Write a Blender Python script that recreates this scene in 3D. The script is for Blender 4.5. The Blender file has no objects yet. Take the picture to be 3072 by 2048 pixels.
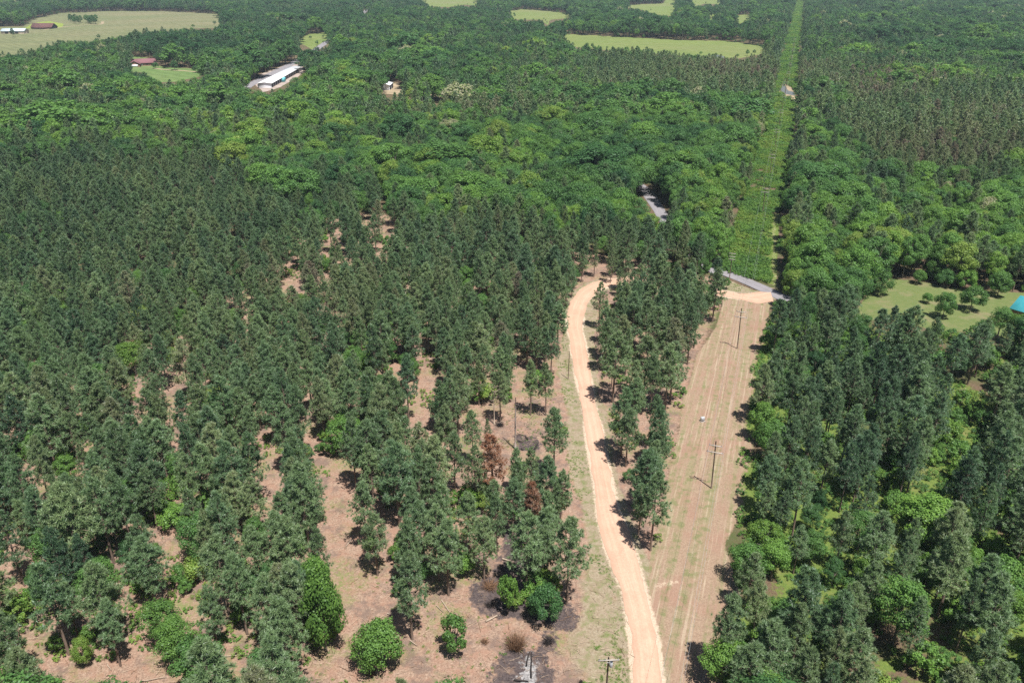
import bpy, math
import numpy as np
from mathutils import Vector

# ------------------------------------------------------------------ camera, world, sun, exposure
scene = bpy.context.scene
COL = scene.collection
CAM_H, PITCH, FP = 100.0, math.radians(25.5), 2389 * 2352 / 3072
cam_data = bpy.data.cameras.new('camera')
cam_data.sensor_width, cam_data.lens, cam_data.clip_end, cam_data.clip_start = 36.0, 28.0, 20000.0, 0.5
camera = bpy.data.objects.new('camera', cam_data)
COL.objects.link(camera)
camera.location = (0, 0, CAM_H)
camera.rotation_euler = (math.pi / 2 - PITCH, 0, 0)
scene.camera = camera

SUN_EL, SUN_AZ = math.radians(67), math.radians(150)          # azimuth clockwise from +Y
world = bpy.data.worlds.new('World')
scene.world = world
world.use_nodes = True
wn = world.node_tree
sky = wn.nodes.new('ShaderNodeTexSky')
sky.sky_type = 'NISHITA'
sky.sun_disc = False
sky.sun_elevation, sky.sun_rotation = SUN_EL, SUN_AZ
bg = wn.nodes['Background']
bg.inputs['Strength'].default_value = 0.055
wn.links.new(sky.outputs[0], bg.inputs['Color'])
sun_data = bpy.data.lights.new('sun', 'SUN')
sun_data.energy, sun_data.angle, sun_data.color = 5.0, math.radians(0.5), (1.0, 0.955, 0.89)
sun = bpy.data.objects.new('sun', sun_data)
COL.objects.link(sun)
sdir = Vector((math.sin(SUN_AZ) * math.cos(SUN_EL), math.cos(SUN_AZ) * math.cos(SUN_EL), math.sin(SUN_EL)))
sun.rotation_euler = sdir.to_track_quat('Z', 'Y').to_euler()
scene.view_settings.view_transform = 'Standard'
scene.view_settings.look = 'None'
scene.view_settings.exposure = 0.70
cy = scene.cycles
cy.max_bounces, cy.diffuse_bounces, cy.glossy_bounces, cy.transmission_bounces = 5, 3, 2, 3
cy.volume_bounces = 0
cy.use_denoising = False
cy.caustics_reflective = cy.caustics_refractive = False
HAZE_DENSITY = 0.000065

# ------------------------------------------------------------------ from the picture to the ground
sp_, cp_ = math.sin(PITCH), math.cos(PITCH)


def gnd(u, v, z=0.0):
    """Where the line of sight through photo point (u, v), in 2352 x 1568 units, meets height z."""
    u, v = np.asarray(u, float), np.asarray(v, float)
    a, b = (u - 1176) / FP, (784 - v) / FP
    dz = -sp_ + b * cp_
    t = (z - CAM_H) / dz
    return np.stack([a * t, (cp_ + b * sp_) * t], -1)


def proj(x, y, z):
    x, y, z = np.asarray(x, float), np.asarray(y, float), np.asarray(z, float) - CAM_H
    d = np.maximum(y * cp_ - z * sp_, 1e-3)
    return 1176 + FP * x / d, 784 - FP * (y * sp_ + z * cp_) / d


def G(poly, z=0.0):
    p = np.array(poly, float)
    return gnd(p[:, 0], p[:, 1], z)


def S(x, y):
    """source pixel of the full photo to picture units"""
    return (x * 0.765625, y * 0.765625)


def height_for(base, top_v):
    hs = np.linspace(1, 30, 581)
    _, v = proj(np.full_like(hs, base[0]), np.full_like(hs, base[1]), hs)
    return float(hs[np.argmin(np.abs(v - top_v))])


def inside(px, py, poly):
    poly = np.asarray(poly, float)
    r = np.zeros(np.shape(px), bool)
    x0, y0 = poly[:, 0], poly[:, 1]
    x1, y1 = np.roll(x0, -1), np.roll(y0, -1)
    bb = (px > x0.min()) & (px < x0.max()) & (py > y0.min()) & (py < y0.max())
    if not bb.any():
        return r
    qx, qy = px[bb], py[bb]
    rr = np.zeros(qx.shape, bool)
    for a, b, c, d in zip(x0, y0, x1, y1):
        if b == d:
            continue
        k = ((b > qy) != (d > qy)) & (qx < (c - a) * (qy - b) / (d - b) + a)
        rr ^= k
    r[bb] = rr
    return r


def dist_poly(px, py, poly, closed=True):
    poly = np.asarray(poly, float)
    best = np.full(np.shape(px), 1e9)
    n = len(poly)
    for i in range(n if closed else n - 1):
        a, b = poly[i], poly[(i + 1) % n]
        d = b - a
        L = max(d @ d, 1e-9)
        t = np.clip(((px - a[0]) * d[0] + (py - a[1]) * d[1]) / L, 0, 1)
        best = np.minimum(best, np.hypot(px - a[0] - t * d[0], py - a[1] - t * d[1]))
    return best


def mask(px, py, poly, soft):
    """1 inside, 0 outside, a ramp of width soft across the border"""
    poly = np.asarray(poly)
    lo, hi = poly.min(0) - soft, poly.max(0) + soft
    sel = (px > lo[0]) & (px < hi[0]) & (py > lo[1]) & (py < hi[1])
    out = np.zeros(np.shape(px))
    if sel.any():
        qx, qy = px[sel], py[sel]
        d = dist_poly(qx, qy, poly) * np.where(inside(qx, qy, poly), 1, -1)
        out[sel] = np.clip(0.5 + d / soft, 0, 1)
    return out


def vnoise(x, y, scale, seed):
    """cheap smooth value noise, 0..1"""
    x, y = np.asarray(x) / scale, np.asarray(y) / scale
    xi, yi = np.floor(x).astype(np.int64), np.floor(y).astype(np.int64)
    fx, fy = x - xi, y - yi
    fx, fy = fx * fx * (3 - 2 * fx), fy * fy * (3 - 2 * fy)

    def h(a, b):
        n = (a * 374761393 + b * 668265263 + seed * 144665) & 0x7fffffff
        n = ((n ^ (n >> 13)) * 1274126177) & 0x7fffffff
        return ((n ^ (n >> 16)) & 0xffff) / 65535.0
    return (h(xi, yi) * (1 - fx) + h(xi + 1, yi) * fx) * (1 - fy) + (h(xi, yi + 1) * (1 - fx) + h(xi + 1, yi + 1) * fx) * fy


# ------------------------------------------------------------------ outlines read off the photo (2352 x 1568 units)
ROAD_L = [(1459, 1640), (1457, 1566), (1451, 1476), (1432, 1376), (1397, 1276), (1372, 1176), (1364, 1117), (1354, 1051), (1344, 984),
          (1334, 917), (1319, 851), (1311, 784), (1304, 750), (1302, 725), (1311, 692), (1334, 665), (1364, 649), (1400, 641), (1450, 636),
          (1511, 636), (1560, 644), (1610, 656), (1661, 667), (1700, 674), (1735, 672), (1768, 664)]
ROAD_R = [(1524, 1640), (1519, 1566), (1511, 1476), (1489, 1376), (1464, 1276), (1424, 1176), (1407, 1117), (1393, 1051), (1381, 984),
          (1366, 917), (1355, 851), (1343, 784), (1337, 755), (1341, 725), (1350, 697), (1368, 672), (1387, 662), (1408, 657), (1450, 651),
          (1508, 650), (1555, 659), (1605, 671), (1663, 681), (1700, 688), (1740, 696), (1776, 692)]
PAVED_U = [(1400, 340), (1440, 390), (1474, 420), (1500, 440), (1520, 470), (1548, 515), (1595, 575), (1638, 612), (1681, 624), (1730, 644),
           (1768, 660), (1800, 676), (1900, 714), (1960, 737)]
PAVED_L = [(1385, 345), (1428, 395), (1462, 428), (1483, 458), (1503, 488), (1526, 528), (1574, 590), (1628, 625), (1673, 637), (1735, 664),
           (1766, 678), (1798, 693), (1898, 732), (1958, 757)]
MOWN = [(1663, 684), (1645, 749), (1623, 782), (1601, 811), (1585, 874), (1568, 917), (1561, 984), (1551, 1017), (1541, 1067), (1531, 1117),
        (1517, 1193), (1494, 1263), (1489, 1376), (1511, 1476), (1520, 1600), (1640, 1600), (1612, 1509), (1648, 1406), (1680, 1363), (1660, 1309),
        (1640, 1249), (1683, 1174), (1703, 1117), (1707, 1051), (1717, 984), (1713, 901), (1727, 851), (1750, 782), (1752, 709), (1757, 697)]
ROW_GREEN = [(1676, 618), (1690, 585), (1712, 530), (1728, 450), (1738, 400), (1752, 330), (1768, 290), (1784, 230), (1790, 180), (1798, 140),
             (1808, 90), (1821, 45), (1832, -4), (1846, -4), (1841, 40), (1836, 85), (1830, 130), (1826, 200), (1818, 270), (1804, 350),
             (1790, 430), (1780, 500), (1774, 580), (1770, 655)]
TRAIL = [(1782, 660), (1777, 610), (1779, 560), (1778, 520), (1784, 490)]
TRIANGLE = [(1665, 640), (1673, 642), (1700, 653), (1735, 667), (1712, 673), (1690, 670), (1662, 664)]
LAWN = [(1955, 730), (1995, 670), (2045, 640), (2101, 644), (2168, 657), (2285, 669), (2360, 672), (2520, 690), (2520, 790), (2380, 800), (2250, 765),
        (2200, 760), (2160, 770), (2120, 750), (2060, 740)]
LAWN_SEEN = [(2003, 682), (2006, 668), (2045, 643), (2101, 646), (2168, 659), (2285, 671), (2352, 680), (2352, 690), (2310, 690), (2275, 700), (2240, 745),
             (2205, 755), (2168, 748), (2140, 722), (2118, 700), (2088, 690), (2040, 690)]
C1 = [(765, 1095), (812, 1098), (830, 1180), (800, 1230), (815, 1270), (860, 1310), (900, 1330), (905, 1400), (812, 1460), (800, 1330), (775, 1260), (762, 1180)]
C2 = [(812, 1460), (900, 1400), (960, 1340), (1010, 1375), (1100, 1350), (1130, 1400), (1190, 1425), (1270, 1430), (1310, 1390), (1345, 1330), (1350, 1240),
      (1395, 1290), (1432, 1376), (1450, 1480), (1457, 1568), (700, 1568), (712, 1500)]
C3 = [(1295, 760), (1312, 790), (1320, 860), (1334, 930), (1350, 1050), (1365, 1130), (1372, 1180), (1385, 1240), (1345, 1240), (1325, 1150), (1300, 1060),
      (1305, 960), (1285, 880), (1280, 820)]
C4 = [(1065, 935), (1130, 925), (1170, 930), (1230, 900), (1285, 900), (1290, 960), (1240, 970), (1235, 1030), (1190, 1040), (1100, 1000), (1060, 990)]
PATCHES = [  # bare ground showing between the crowns of the left stand and of the strip beside the road
    [(660, 606), (690, 606), (699, 660), (686, 675), (668, 640)], [(548, 722), (565, 690), (577, 694), (573, 728)], [(727, 690), (745, 700), (754, 727), (743, 734)],
    [(728, 557), (759, 557), (755, 582), (731, 580)], [(822, 487), (853, 483), (853, 528), (832, 518)], [(879, 493), (904, 499), (901, 541), (882, 541)],
    [(874, 453), (890, 455), (888, 484), (875, 482)], [(772, 532), (790, 528), (788, 566), (772, 566)], [(415, 793), (445, 789), (435, 823), (421, 820)],
    [(278, 882), (313, 879), (330, 910), (300, 945), (281, 912)], [(375, 869), (422, 865), (419, 897), (401, 907)], [(161, 965), (199, 949), (202, 980), (180, 986)],
    [(91, 1012), (115, 1012), (112, 1044)], [(577, 995), (602, 992), (620, 1034), (622, 1070), (591, 1058)], [(694, 978), (732, 981), (729, 1020), (711, 1026)],
    [(617, 1109), (655, 1109), (659, 1144), (631, 1132)], [(225, 1049), (269, 1058), (269, 1094), (246, 1084)], [(58, 1112), (92, 1099), (82, 1130)],
    [(360, 1210), (405, 1203), (409, 1256), (436, 1263), (425, 1306), (401, 1280), (364, 1254)],
    [(213, 1496), (347, 1466), (407, 1476), (412, 1543), (432, 1600), (150, 1600), (140, 1536), (157, 1509)], [(41, 1469), (92, 1451), (99, 1469), (35, 1508)],
    [(503, 1496), (550, 1469), (587, 1453), (583, 1509), (567, 1523), (510, 1536)], [(278, 1391), (342, 1394), (339, 1425), (298, 1428)],
    [(421, 1414), (465, 1421), (458, 1461)], [(26, 1338), (60, 1348), (40, 1370)], [(60, 1396), (90, 1394), (86, 1418), (62, 1424)],
    [(548, 1261), (589, 1257), (582, 1278)], [(966, 800), (996, 790), (990, 880), (968, 885)], [(898, 850), (915, 848), (910, 880)], [(945, 915), (985, 925), (985, 985), (965, 970)],
    [(858, 1035), (890, 1010), (868, 1040)], [(885, 1090), (905, 1095), (900, 1115)], [(1188, 735), (1200, 770), (1185, 800)], [(1122, 650), (1135, 648), (1130, 662)],
    [(1340, 616), (1385, 600), (1405, 612), (1395, 636), (1345, 642)], [(1455, 588), (1470, 586), (1468, 622), (1448, 616)],
    [(1350, 700), (1372, 690), (1362, 790), (1368, 850), (1354, 845), (1347, 780)], [(1464, 745), (1487, 749), (1483, 768), (1462, 768)],
    [(1544, 773), (1558, 777), (1554, 792)], [(1471, 879), (1529, 881), (1525, 913), (1480, 913)], [(1444, 1009), (1489, 1011), (1485, 1049), (1448, 1049)],
    [(1364, 949), (1415, 951), (1410, 972), (1372, 972)], [(1366, 895), (1390, 930), (1398, 1000), (1418, 1100), (1440, 1150), (1425, 1180), (1407, 1117), (1390, 1040), (1378, 980)],
    [(1400, 655), (1418, 660), (1412, 695), (1400, 690)]]
LUSH_SEEN = [[(2200, 980), (2260, 960), (2250, 1000), (2190, 1010)], [(2110, 1075), (2190, 1055), (2200, 1085), (2130, 1105)], [(1905, 975), (1935, 968), (1930, 1000)],
             [(1860, 1525), (1905, 1540), (1900, 1580), (1865, 1560)], [(2010, 1515), (2070, 1505), (2080, 1535), (2020, 1545)], [(2215, 1340), (2245, 1330), (2240, 1360)]]
FIELD_LEFT = [(-200, 62), (50, 62), (85, 43), (140, 31), (267, 26), (383, 27), (503, 33), (503, 64), (443, 66), (300, 80), (200, 98), (70, 122), (0, 130), (-200, 150)]
FIELD_LEFT_SEEN = [(-20, 62), (50, 62), (85, 43), (140, 31), (267, 26), (383, 27), (503, 33), (503, 60), (443, 63), (330, 66), (270, 80), (200, 93), (120, 92), (70, 112), (0, 119), (-20, 120)]
FIELD_RIGHT = [(1294, 80), (1351, 82), (1568, 93), (1668, 95), (1765, 108), (1741, 124), (1691, 134), (1568, 128), (1417, 116), (1290, 104)]
FIELD_RIGHT_SEEN = [(1294, 80), (1351, 82), (1568, 93), (1668, 95), (1765, 108), (1741, 122), (1691, 129), (1568, 120), (1417, 107), (1304, 97)]
SMALL_FIELDS = [[(1172, 26), (1202, 22), (1226, 24), (1284, 29), (1317, 36), (1295, 42), (1264, 45), (1257, 56), (1243, 45), (1202, 45), (1182, 44)],
                [(966, -3), (1099, -3), (1093, 14), (1062, 11), (1031, 16), (987, 14)], [(1429, 14), (1470, 11), (1521, 9), (1532, -3), (1549, -3), (1547, 35), (1515, 33), (1477, 23)],
                [(1587, -3), (1656, -3), (1651, 10), (1617, 9), (1597, 16)], [(1629, 32), (1641, 31), (1639, 45), (1629, 48)], [(1686, 38), (1727, 32), (1723, 42), (1696, 55)], [(687, 100), (710, 80), (750, 76), (753, 97), (717, 112)]]
HOUSE_YARD = [(300, 130), (348, 136), (367, 152), (410, 157), (467, 160), (467, 172), (400, 186), (350, 188), (335, 166), (308, 165)]
STORAGE_YARD = [(582, 190), (600, 172), (673, 143), (695, 152), (700, 166), (668, 187), (643, 200), (606, 212), (590, 200)]
SHED_YARD = [(874, 215), (884, 196), (920, 190), (950, 208), (990, 213), (1014, 214), (1014, 228), (977, 225), (940, 218), (905, 216)]
POND = [S(2300 + a / 11.2, 180 + b / 11.2) for a, b in [(575, 600), (665, 610), (605, 850), (690, 960), (705, 1040), (950, 1090), (950, 1210), (700, 1160), (480, 1115), (425, 1000), (515, 850)]]
BANK = [S(2300 + a / 11.2, 180 + b / 11.2) for a, b in [(560, 580), (690, 600), (640, 850), (900, 940), (990, 1080), (990, 1220), (930, 1400), (830, 1380), (560, 1180), (400, 1110), (400, 980), (490, 850)]]
POND_FAR = [(1632, 127), (1650, 126), (1662, 130), (1655, 136), (1636, 136)]
BURN_MAIN = [S(1024 + a * .4354, 1536 + b * .4354) for a, b in [(1090, 1010), (1210, 955), (1390, 940), (1420, 1060), (1450, 1180), (1400, 1260), (1080, 1260), (1040, 1170)]]
ASH = [S(1024 + a * .4354, 1536 + b * .4354) for a, b in [(1265, 990), (1315, 980), (1345, 1080), (1340, 1200), (1200, 1220), (1215, 1140), (1250, 1080)]]
BURN_LOGS = [S(1350 + a / 5.227, 1100 + b / 5.227) for a, b in [(1050, 1060), (1250, 1100), (1390, 1200), (1310, 1310), (1060, 1280)]]
BURN_SIDE = [S(1024 + a * .4354, 1536 + b * .4354) for a, b in [(930, 490), (1080, 470), (1120, 600), (1080, 690), (960, 690), (890, 590)]]
BURN_TOP = [S(1024 + a * .4354, 1536 + b * .4354) for a, b in [(1140, 150), (1230, 60), (1320, 140), (1250, 330), (1180, 400), (1060, 400), (1130, 300)]]
BURN_WIDE = [S(1024 + a * .4354, 1536 + b * .4354) for a, b in [(960, 480), (1150, 380), (1230, 200), (1330, 200), (1330, 420), (1420, 640), (1560, 640), (1620, 720), (1560, 800), (1400, 760), (1300, 700), (1100, 720), (960, 640)]]
BURN_SMALL = [S(1024 + a * .4354, 1536 + b * .4354) for a, b in [(1390, 860), (1480, 850), (1470, 930), (1390, 950)]]

row_dir = np.array([0.32, 0.947]); row_dir /= np.linalg.norm(row_dir)
pole_a = gnd(*S(2134.2, 1462.2))

# ------------------------------------------------------------------ materials
def new_mat(name):
    m = bpy.data.materials.new(name)
    m.use_nodes = True
    m.node_tree.nodes.clear()
    return m, m.node_tree


class NT:
    """short hand for wiring nodes"""
    def __init__(self, nt): self.nt = nt
    def n(self, t, **kw):
        x = self.nt.nodes.new(t)
        for k, v in kw.items(): setattr(x, k, v)
        return x
    def put(self, sock, v):
        if isinstance(v, bpy.types.NodeSocket): self.nt.links.new(v, sock)
        elif isinstance(v, (tuple, list)) and len(v) == 3 and sock.type == 'RGBA': sock.default_value = (*v, 1)
        else: sock.default_value = v
    def math(self, op, a, b=0.0, c=None, clamp=False):
        x = self.n('ShaderNodeMath', operation=op, use_clamp=clamp)
        self.put(x.inputs[0], a); self.put(x.inputs[1], b)
        if c is not None: self.put(x.inputs[2], c)
        return x.outputs[0]
    def mix(self, f, a, b):
        x = self.n('ShaderNodeMix', data_type='RGBA')
        self.put(x.inputs[0], f); self.put(x.inputs[6], a); self.put(x.inputs[7], b)
        return x.outputs[2]
    def noise(self, scale, detail=3.0, rough=0.55, vec=None, out=0):
        x = self.n('ShaderNodeTexNoise')
        x.inputs['Scale'].default_value, x.inputs['Detail'].default_value, x.inputs['Roughness'].default_value = scale, detail, rough
        if vec is not None: self.put(x.inputs['Vector'], vec)
        return x.outputs[out]
    def ramp(self, f, stops):
        x = self.n('ShaderNodeValToRGB')
        e = x.color_ramp.elements
        while len(e) < len(stops): e.new(0.5)
        for el, (p, c) in zip(e, stops):
            el.position = p; el.color = (*c, 1) if len(c) == 3 else c
        self.put(x.inputs[0], f)
        return x.outputs[0]
    def remap(self, f, a, b, c=0.0, d=1.0):
        x = self.n('ShaderNodeMapRange')
        self.put(x.inputs[0], f)
        for i, v in enumerate((a, b, c, d)): x.inputs[i + 1].default_value = v
        return x.outputs[0]
    def hsv(self, c, h=0.5, s=1.0, v=1.0):
        x = self.n('ShaderNodeHueSaturation')
        self.put(x.inputs['Hue'], h); self.put(x.inputs['Saturation'], s); self.put(x.inputs['Value'], v); self.put(x.inputs['Color'], c)
        return x.outputs[0]
    def math_vec(self, p):
        x = self.n('ShaderNodeVectorMath', operation='ADD'); self.put(x.inputs[0], p); x.inputs[1].default_value = (31, 17, 5)
        return x.outputs[0]
    def pos(self):
        return self.n('ShaderNodeNewGeometry').outputs['Position']
    def out(self, shader):
        o = self.n('ShaderNodeOutputMaterial')
        self.nt.links.new(shader, o.inputs['Surface'])
    def bsdf(self, col, rough=0.9, spec=0.2, metal=0.0, normal=None):
        b = self.n('ShaderNodeBsdfPrincipled')
        self.put(b.inputs['Base Color'], col); self.put(b.inputs['Roughness'], rough)
        b.inputs['Specular IOR Level'].default_value = spec; b.inputs['Metallic'].default_value = metal
        if normal is not None: self.put(b.inputs['Normal'], normal)
        return b.outputs[0]
    def bump(self, h, strength=0.5, dist=0.1):
        b = self.n('ShaderNodeBump')
        b.inputs['Strength'].default_value, b.inputs['Distance'].default_value = strength, dist
        self.put(b.inputs['Height'], h)
        return b.outputs[0]


def leaf_mat(name, stops, gloss, transl, clump_scale):
    m, nt = new_mat(name)
    N = NT(nt)
    at = N.n('ShaderNodeAttribute', attribute_type='INSTANCER', attribute_name='tint').outputs['Fac']
    oi = N.n('ShaderNodeObjectInfo')
    tc = N.n('ShaderNodeTexCoord').outputs['Object']
    n1 = N.noise(clump_scale, 2, 0.6, tc)
    isl = N.n('ShaderNodeNewGeometry').outputs['Random Per Island']
    t = N.math('ADD', at, N.math('MULTIPLY', N.math('SUBTRACT', n1, 0.5), 0.34))
    t = N.math('ADD', t, N.math('MULTIPLY', N.math('SUBTRACT', isl, 0.5), 0.16))
    dead = N.math('GREATER_THAN', at, 0.97)                          # dead or flowering trees keep their own colour
    t = N.math('MAXIMUM', t, N.math('MULTIPLY', dead, N.math('ADD', 0.93, N.math('MULTIPLY', isl, 0.09))))
    t = N.math('MINIMUM', t, N.math('ADD', 0.93, N.math('MULTIPLY', dead, 0.1)))
    c = N.ramp(t, stops)
    v = N.math('ADD', 0.78, N.math('ADD', N.math('MULTIPLY', oi.outputs['Random'], 0.3), N.math('MULTIPLY', isl, 0.22)))
    c = N.hsv(c, v=v)
    d = N.n('ShaderNodeBsdfDiffuse'); N.put(d.inputs['Color'], c)
    tr = N.n('ShaderNodeBsdfTranslucent'); N.put(tr.inputs['Color'], N.hsv(c, s=1.15, v=1.15))
    mx = N.n('ShaderNodeMixShader'); mx.inputs[0].default_value = transl
    nt.links.new(d.outputs[0], mx.inputs[1]); nt.links.new(tr.outputs[0], mx.inputs[2])
    gl = N.n('ShaderNodeBsdfGlossy'); gl.inputs['Roughness'].default_value = 0.45; gl.inputs['Color'].default_value = (0.9, 0.95, 1, 1)
    m2 = N.n('ShaderNodeMixShader'); m2.inputs[0].default_value = gloss
    nt.links.new(mx.outputs[0], m2.inputs[1]); nt.links.new(gl.outputs[0], m2.inputs[2])
    N.out(m2.outputs[0])
    return m


PINE = leaf_mat('pine_needles', [(0.0, (.064, .130, .066)), (0.3, (.122, .206, .094)), (0.55, (.182, .260, .112)), (0.75, (.218, .248, .122)), (0.9, (.205, .195, .142)), (1.0, (.31, .155, .090))], 0.035, 0.36, 0.55)
LEAF = leaf_mat('broad_leaves', [(0.0, (.034, .092, .038)), (0.3, (.068, .152, .050)), (0.6, (.106, .212, .052)), (0.8, (.145, .265, .050)), (0.93, (.20, .275, .062)), (1.0, (.34, .33, .22))], 0.012, 0.36, 0.45)


def simple(name, c1, c2, scale, rough=0.9, spec=0.2, metal=0.0, detail=4, bump=0.0, stretch=None):
    m, nt = new_mat(name)
    N = NT(nt)
    v = N.n('ShaderNodeTexCoord').outputs['Object']
    if stretch:
        mp = N.n('ShaderNodeMapping'); mp.inputs['Scale'].default_value = stretch; N.put(mp.inputs[0], v); v = mp.outputs[0]
    f = N.noise(scale, detail, 0.6, v)
    c = N.mix(N.remap(f, 0.3, 0.7), c1, c2)
    N.out(N.bsdf(c, rough, spec, metal, N.bump(f, bump, 0.05) if bump else None))
    return m


BARK = simple('pine_bark', (.10, .072, .055), (.25, .185, .15), 3.0, stretch=(3, 3, .5))
BARK_DARK = simple('broadleaf_bark', (.09, .075, .06), (.2, .175, .15), 3.0, stretch=(3, 3, .5))
DEADWOOD = simple('bleached_wood', (.25, .19, .145), (.46, .38, .30), 2.5, stretch=(3, 3, .5))
SNAGWOOD = simple('snag_wood', (.17, .13, .11), (.36, .31, .28), 2.5, stretch=(3, 3, .5))
CHARWOOD = simple('charred_wood', (.012, .011, .011), (.06, .05, .048), 3.0)
POLEWOOD = simple('pole_wood', (.07, .045, .035), (.16, .115, .09), 2.0, stretch=(4, 4, .4))
ARMWOOD = simple('crossarm_wood', (.32, .28, .25), (.5, .46, .42), 2.0)
CERAMIC = simple('insulator_glaze', (.3, .3, .32), (.5, .5, .52), 2.0, rough=.3, spec=.5)
STEEL = simple('galvanised_steel', (.42, .43, .45), (.6, .61, .63), 4.0, rough=.45, metal=.3)
TWIG = simple('brown_twigs', (.13, .075, .045), (.30, .18, .11), 2.0)
STICK = simple('pale_sticks', (.33, .24, .17), (.56, .44, .33), .8)
ROOF_WHITE = simple('white_metal_roof', (.72, .73, .76), (.84, .85, .87), .4, rough=.45, spec=.4)
ROOF_MAROON = simple('maroon_shingles', (.16, .075, .085), (.24, .12, .13), 1.5)
ROOF_TEAL = simple('teal_metal_roof', (.055, .38, .44), (.09, .47, .53), .5, rough=.4, spec=.4)
ROOF_BLUE = simple('pale_blue_roof', (.42, .52, .58), (.55, .63, .68), .3, rough=.5)
ROOF_RUST = simple('rusty_roof', (.085, .045, .045), (.16, .08, .07), .4)
ROOF_GREY = simple('grey_roof', (.2, .2, .22), (.32, .32, .34), .5)
WALL_WHITE = simple('white_siding', (.62, .63, .68), (.75, .76, .8), .8)
WALL_BRICK = simple('brown_brick', (.22, .12, .09), (.33, .2, .16), 3.0)
WALL_TAN = simple('tan_siding', (.42, .34, .27), (.52, .44, .36), 1.0)
WALL_DARK = simple('dark_bay', (.03, .03, .04), (.07, .07, .085), 1.0)
BLUE_PANEL = simple('turquoise_panel', (.1, .45, .52), (.2, .55, .6), 1.0)
GLASS = simple('window_glass', (.02, .025, .03), (.04, .045, .05), 1.0, rough=.08, spec=.6)
RED_PAINT = simple('dark_red_paint', (.12, .03, .03), (.2, .05, .045), 1.0)
RUBBER = simple('black_rubber', (.015, .015, .015), (.035, .035, .035), 4.0)


def pasture_mat(name, c1, c2, c3):
    m, nt = new_mat(name)
    N = NT(nt)
    p = N.pos()
    mp = N.n('ShaderNodeMapping'); mp.inputs['Scale'].default_value = (.35, 1, 1); N.put(mp.inputs[0], p)
    a = N.noise(.02, 5, .6, mp.outputs[0]); b = N.noise(.004, 4, .55, p); d = N.noise(.25, 3, .6, mp.outputs[0])
    c = N.mix(N.remap(a, .35, .65), c1, c2)
    c = N.mix(N.math('MULTIPLY', N.remap(b, .45, .7), .7), c, c3)
    c = N.hsv(c, v=N.remap(d, .2, .8, .8, 1.2))
    w = N.n('ShaderNodeTexWave', wave_type='BANDS', bands_direction='DIAGONAL'); w.inputs['Scale'].default_value = .035; w.inputs['Distortion'].default_value = 6; w.inputs['Detail'].default_value = 2
    N.put(w.inputs['Vector'], p)
    c = N.hsv(c, v=N.remap(w.outputs['Fac'], 0, 1, .66, .80))
    N.out(N.bsdf(c, .95, .1))
    return m


PASTURE = pasture_mat('pasture_grass', (.165, .19, .09), (.215, .225, .11), (.27, .235, .14))
PASTURE_GREEN = pasture_mat('green_pasture', (.17, .235, .065), (.215, .26, .085), (.235, .235, .11))
YARD_GRASS = pasture_mat('yard_grass', (.115, .215, .065), (.155, .24, .075), (.20, .23, .095))
APRON = pasture_mat('gravel_apron', (.42, .34, .30), (.5, .42, .37), (.36, .31, .28))
SAND = pasture_mat('sand_bank', (.38, .30, .20), (.48, .38, .26), (.3, .25, .15))
BRIGHT_CROP = pasture_mat('bright_crop', (.25, .33, .06), (.29, .36, .08), (.27, .33, .08))


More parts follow.
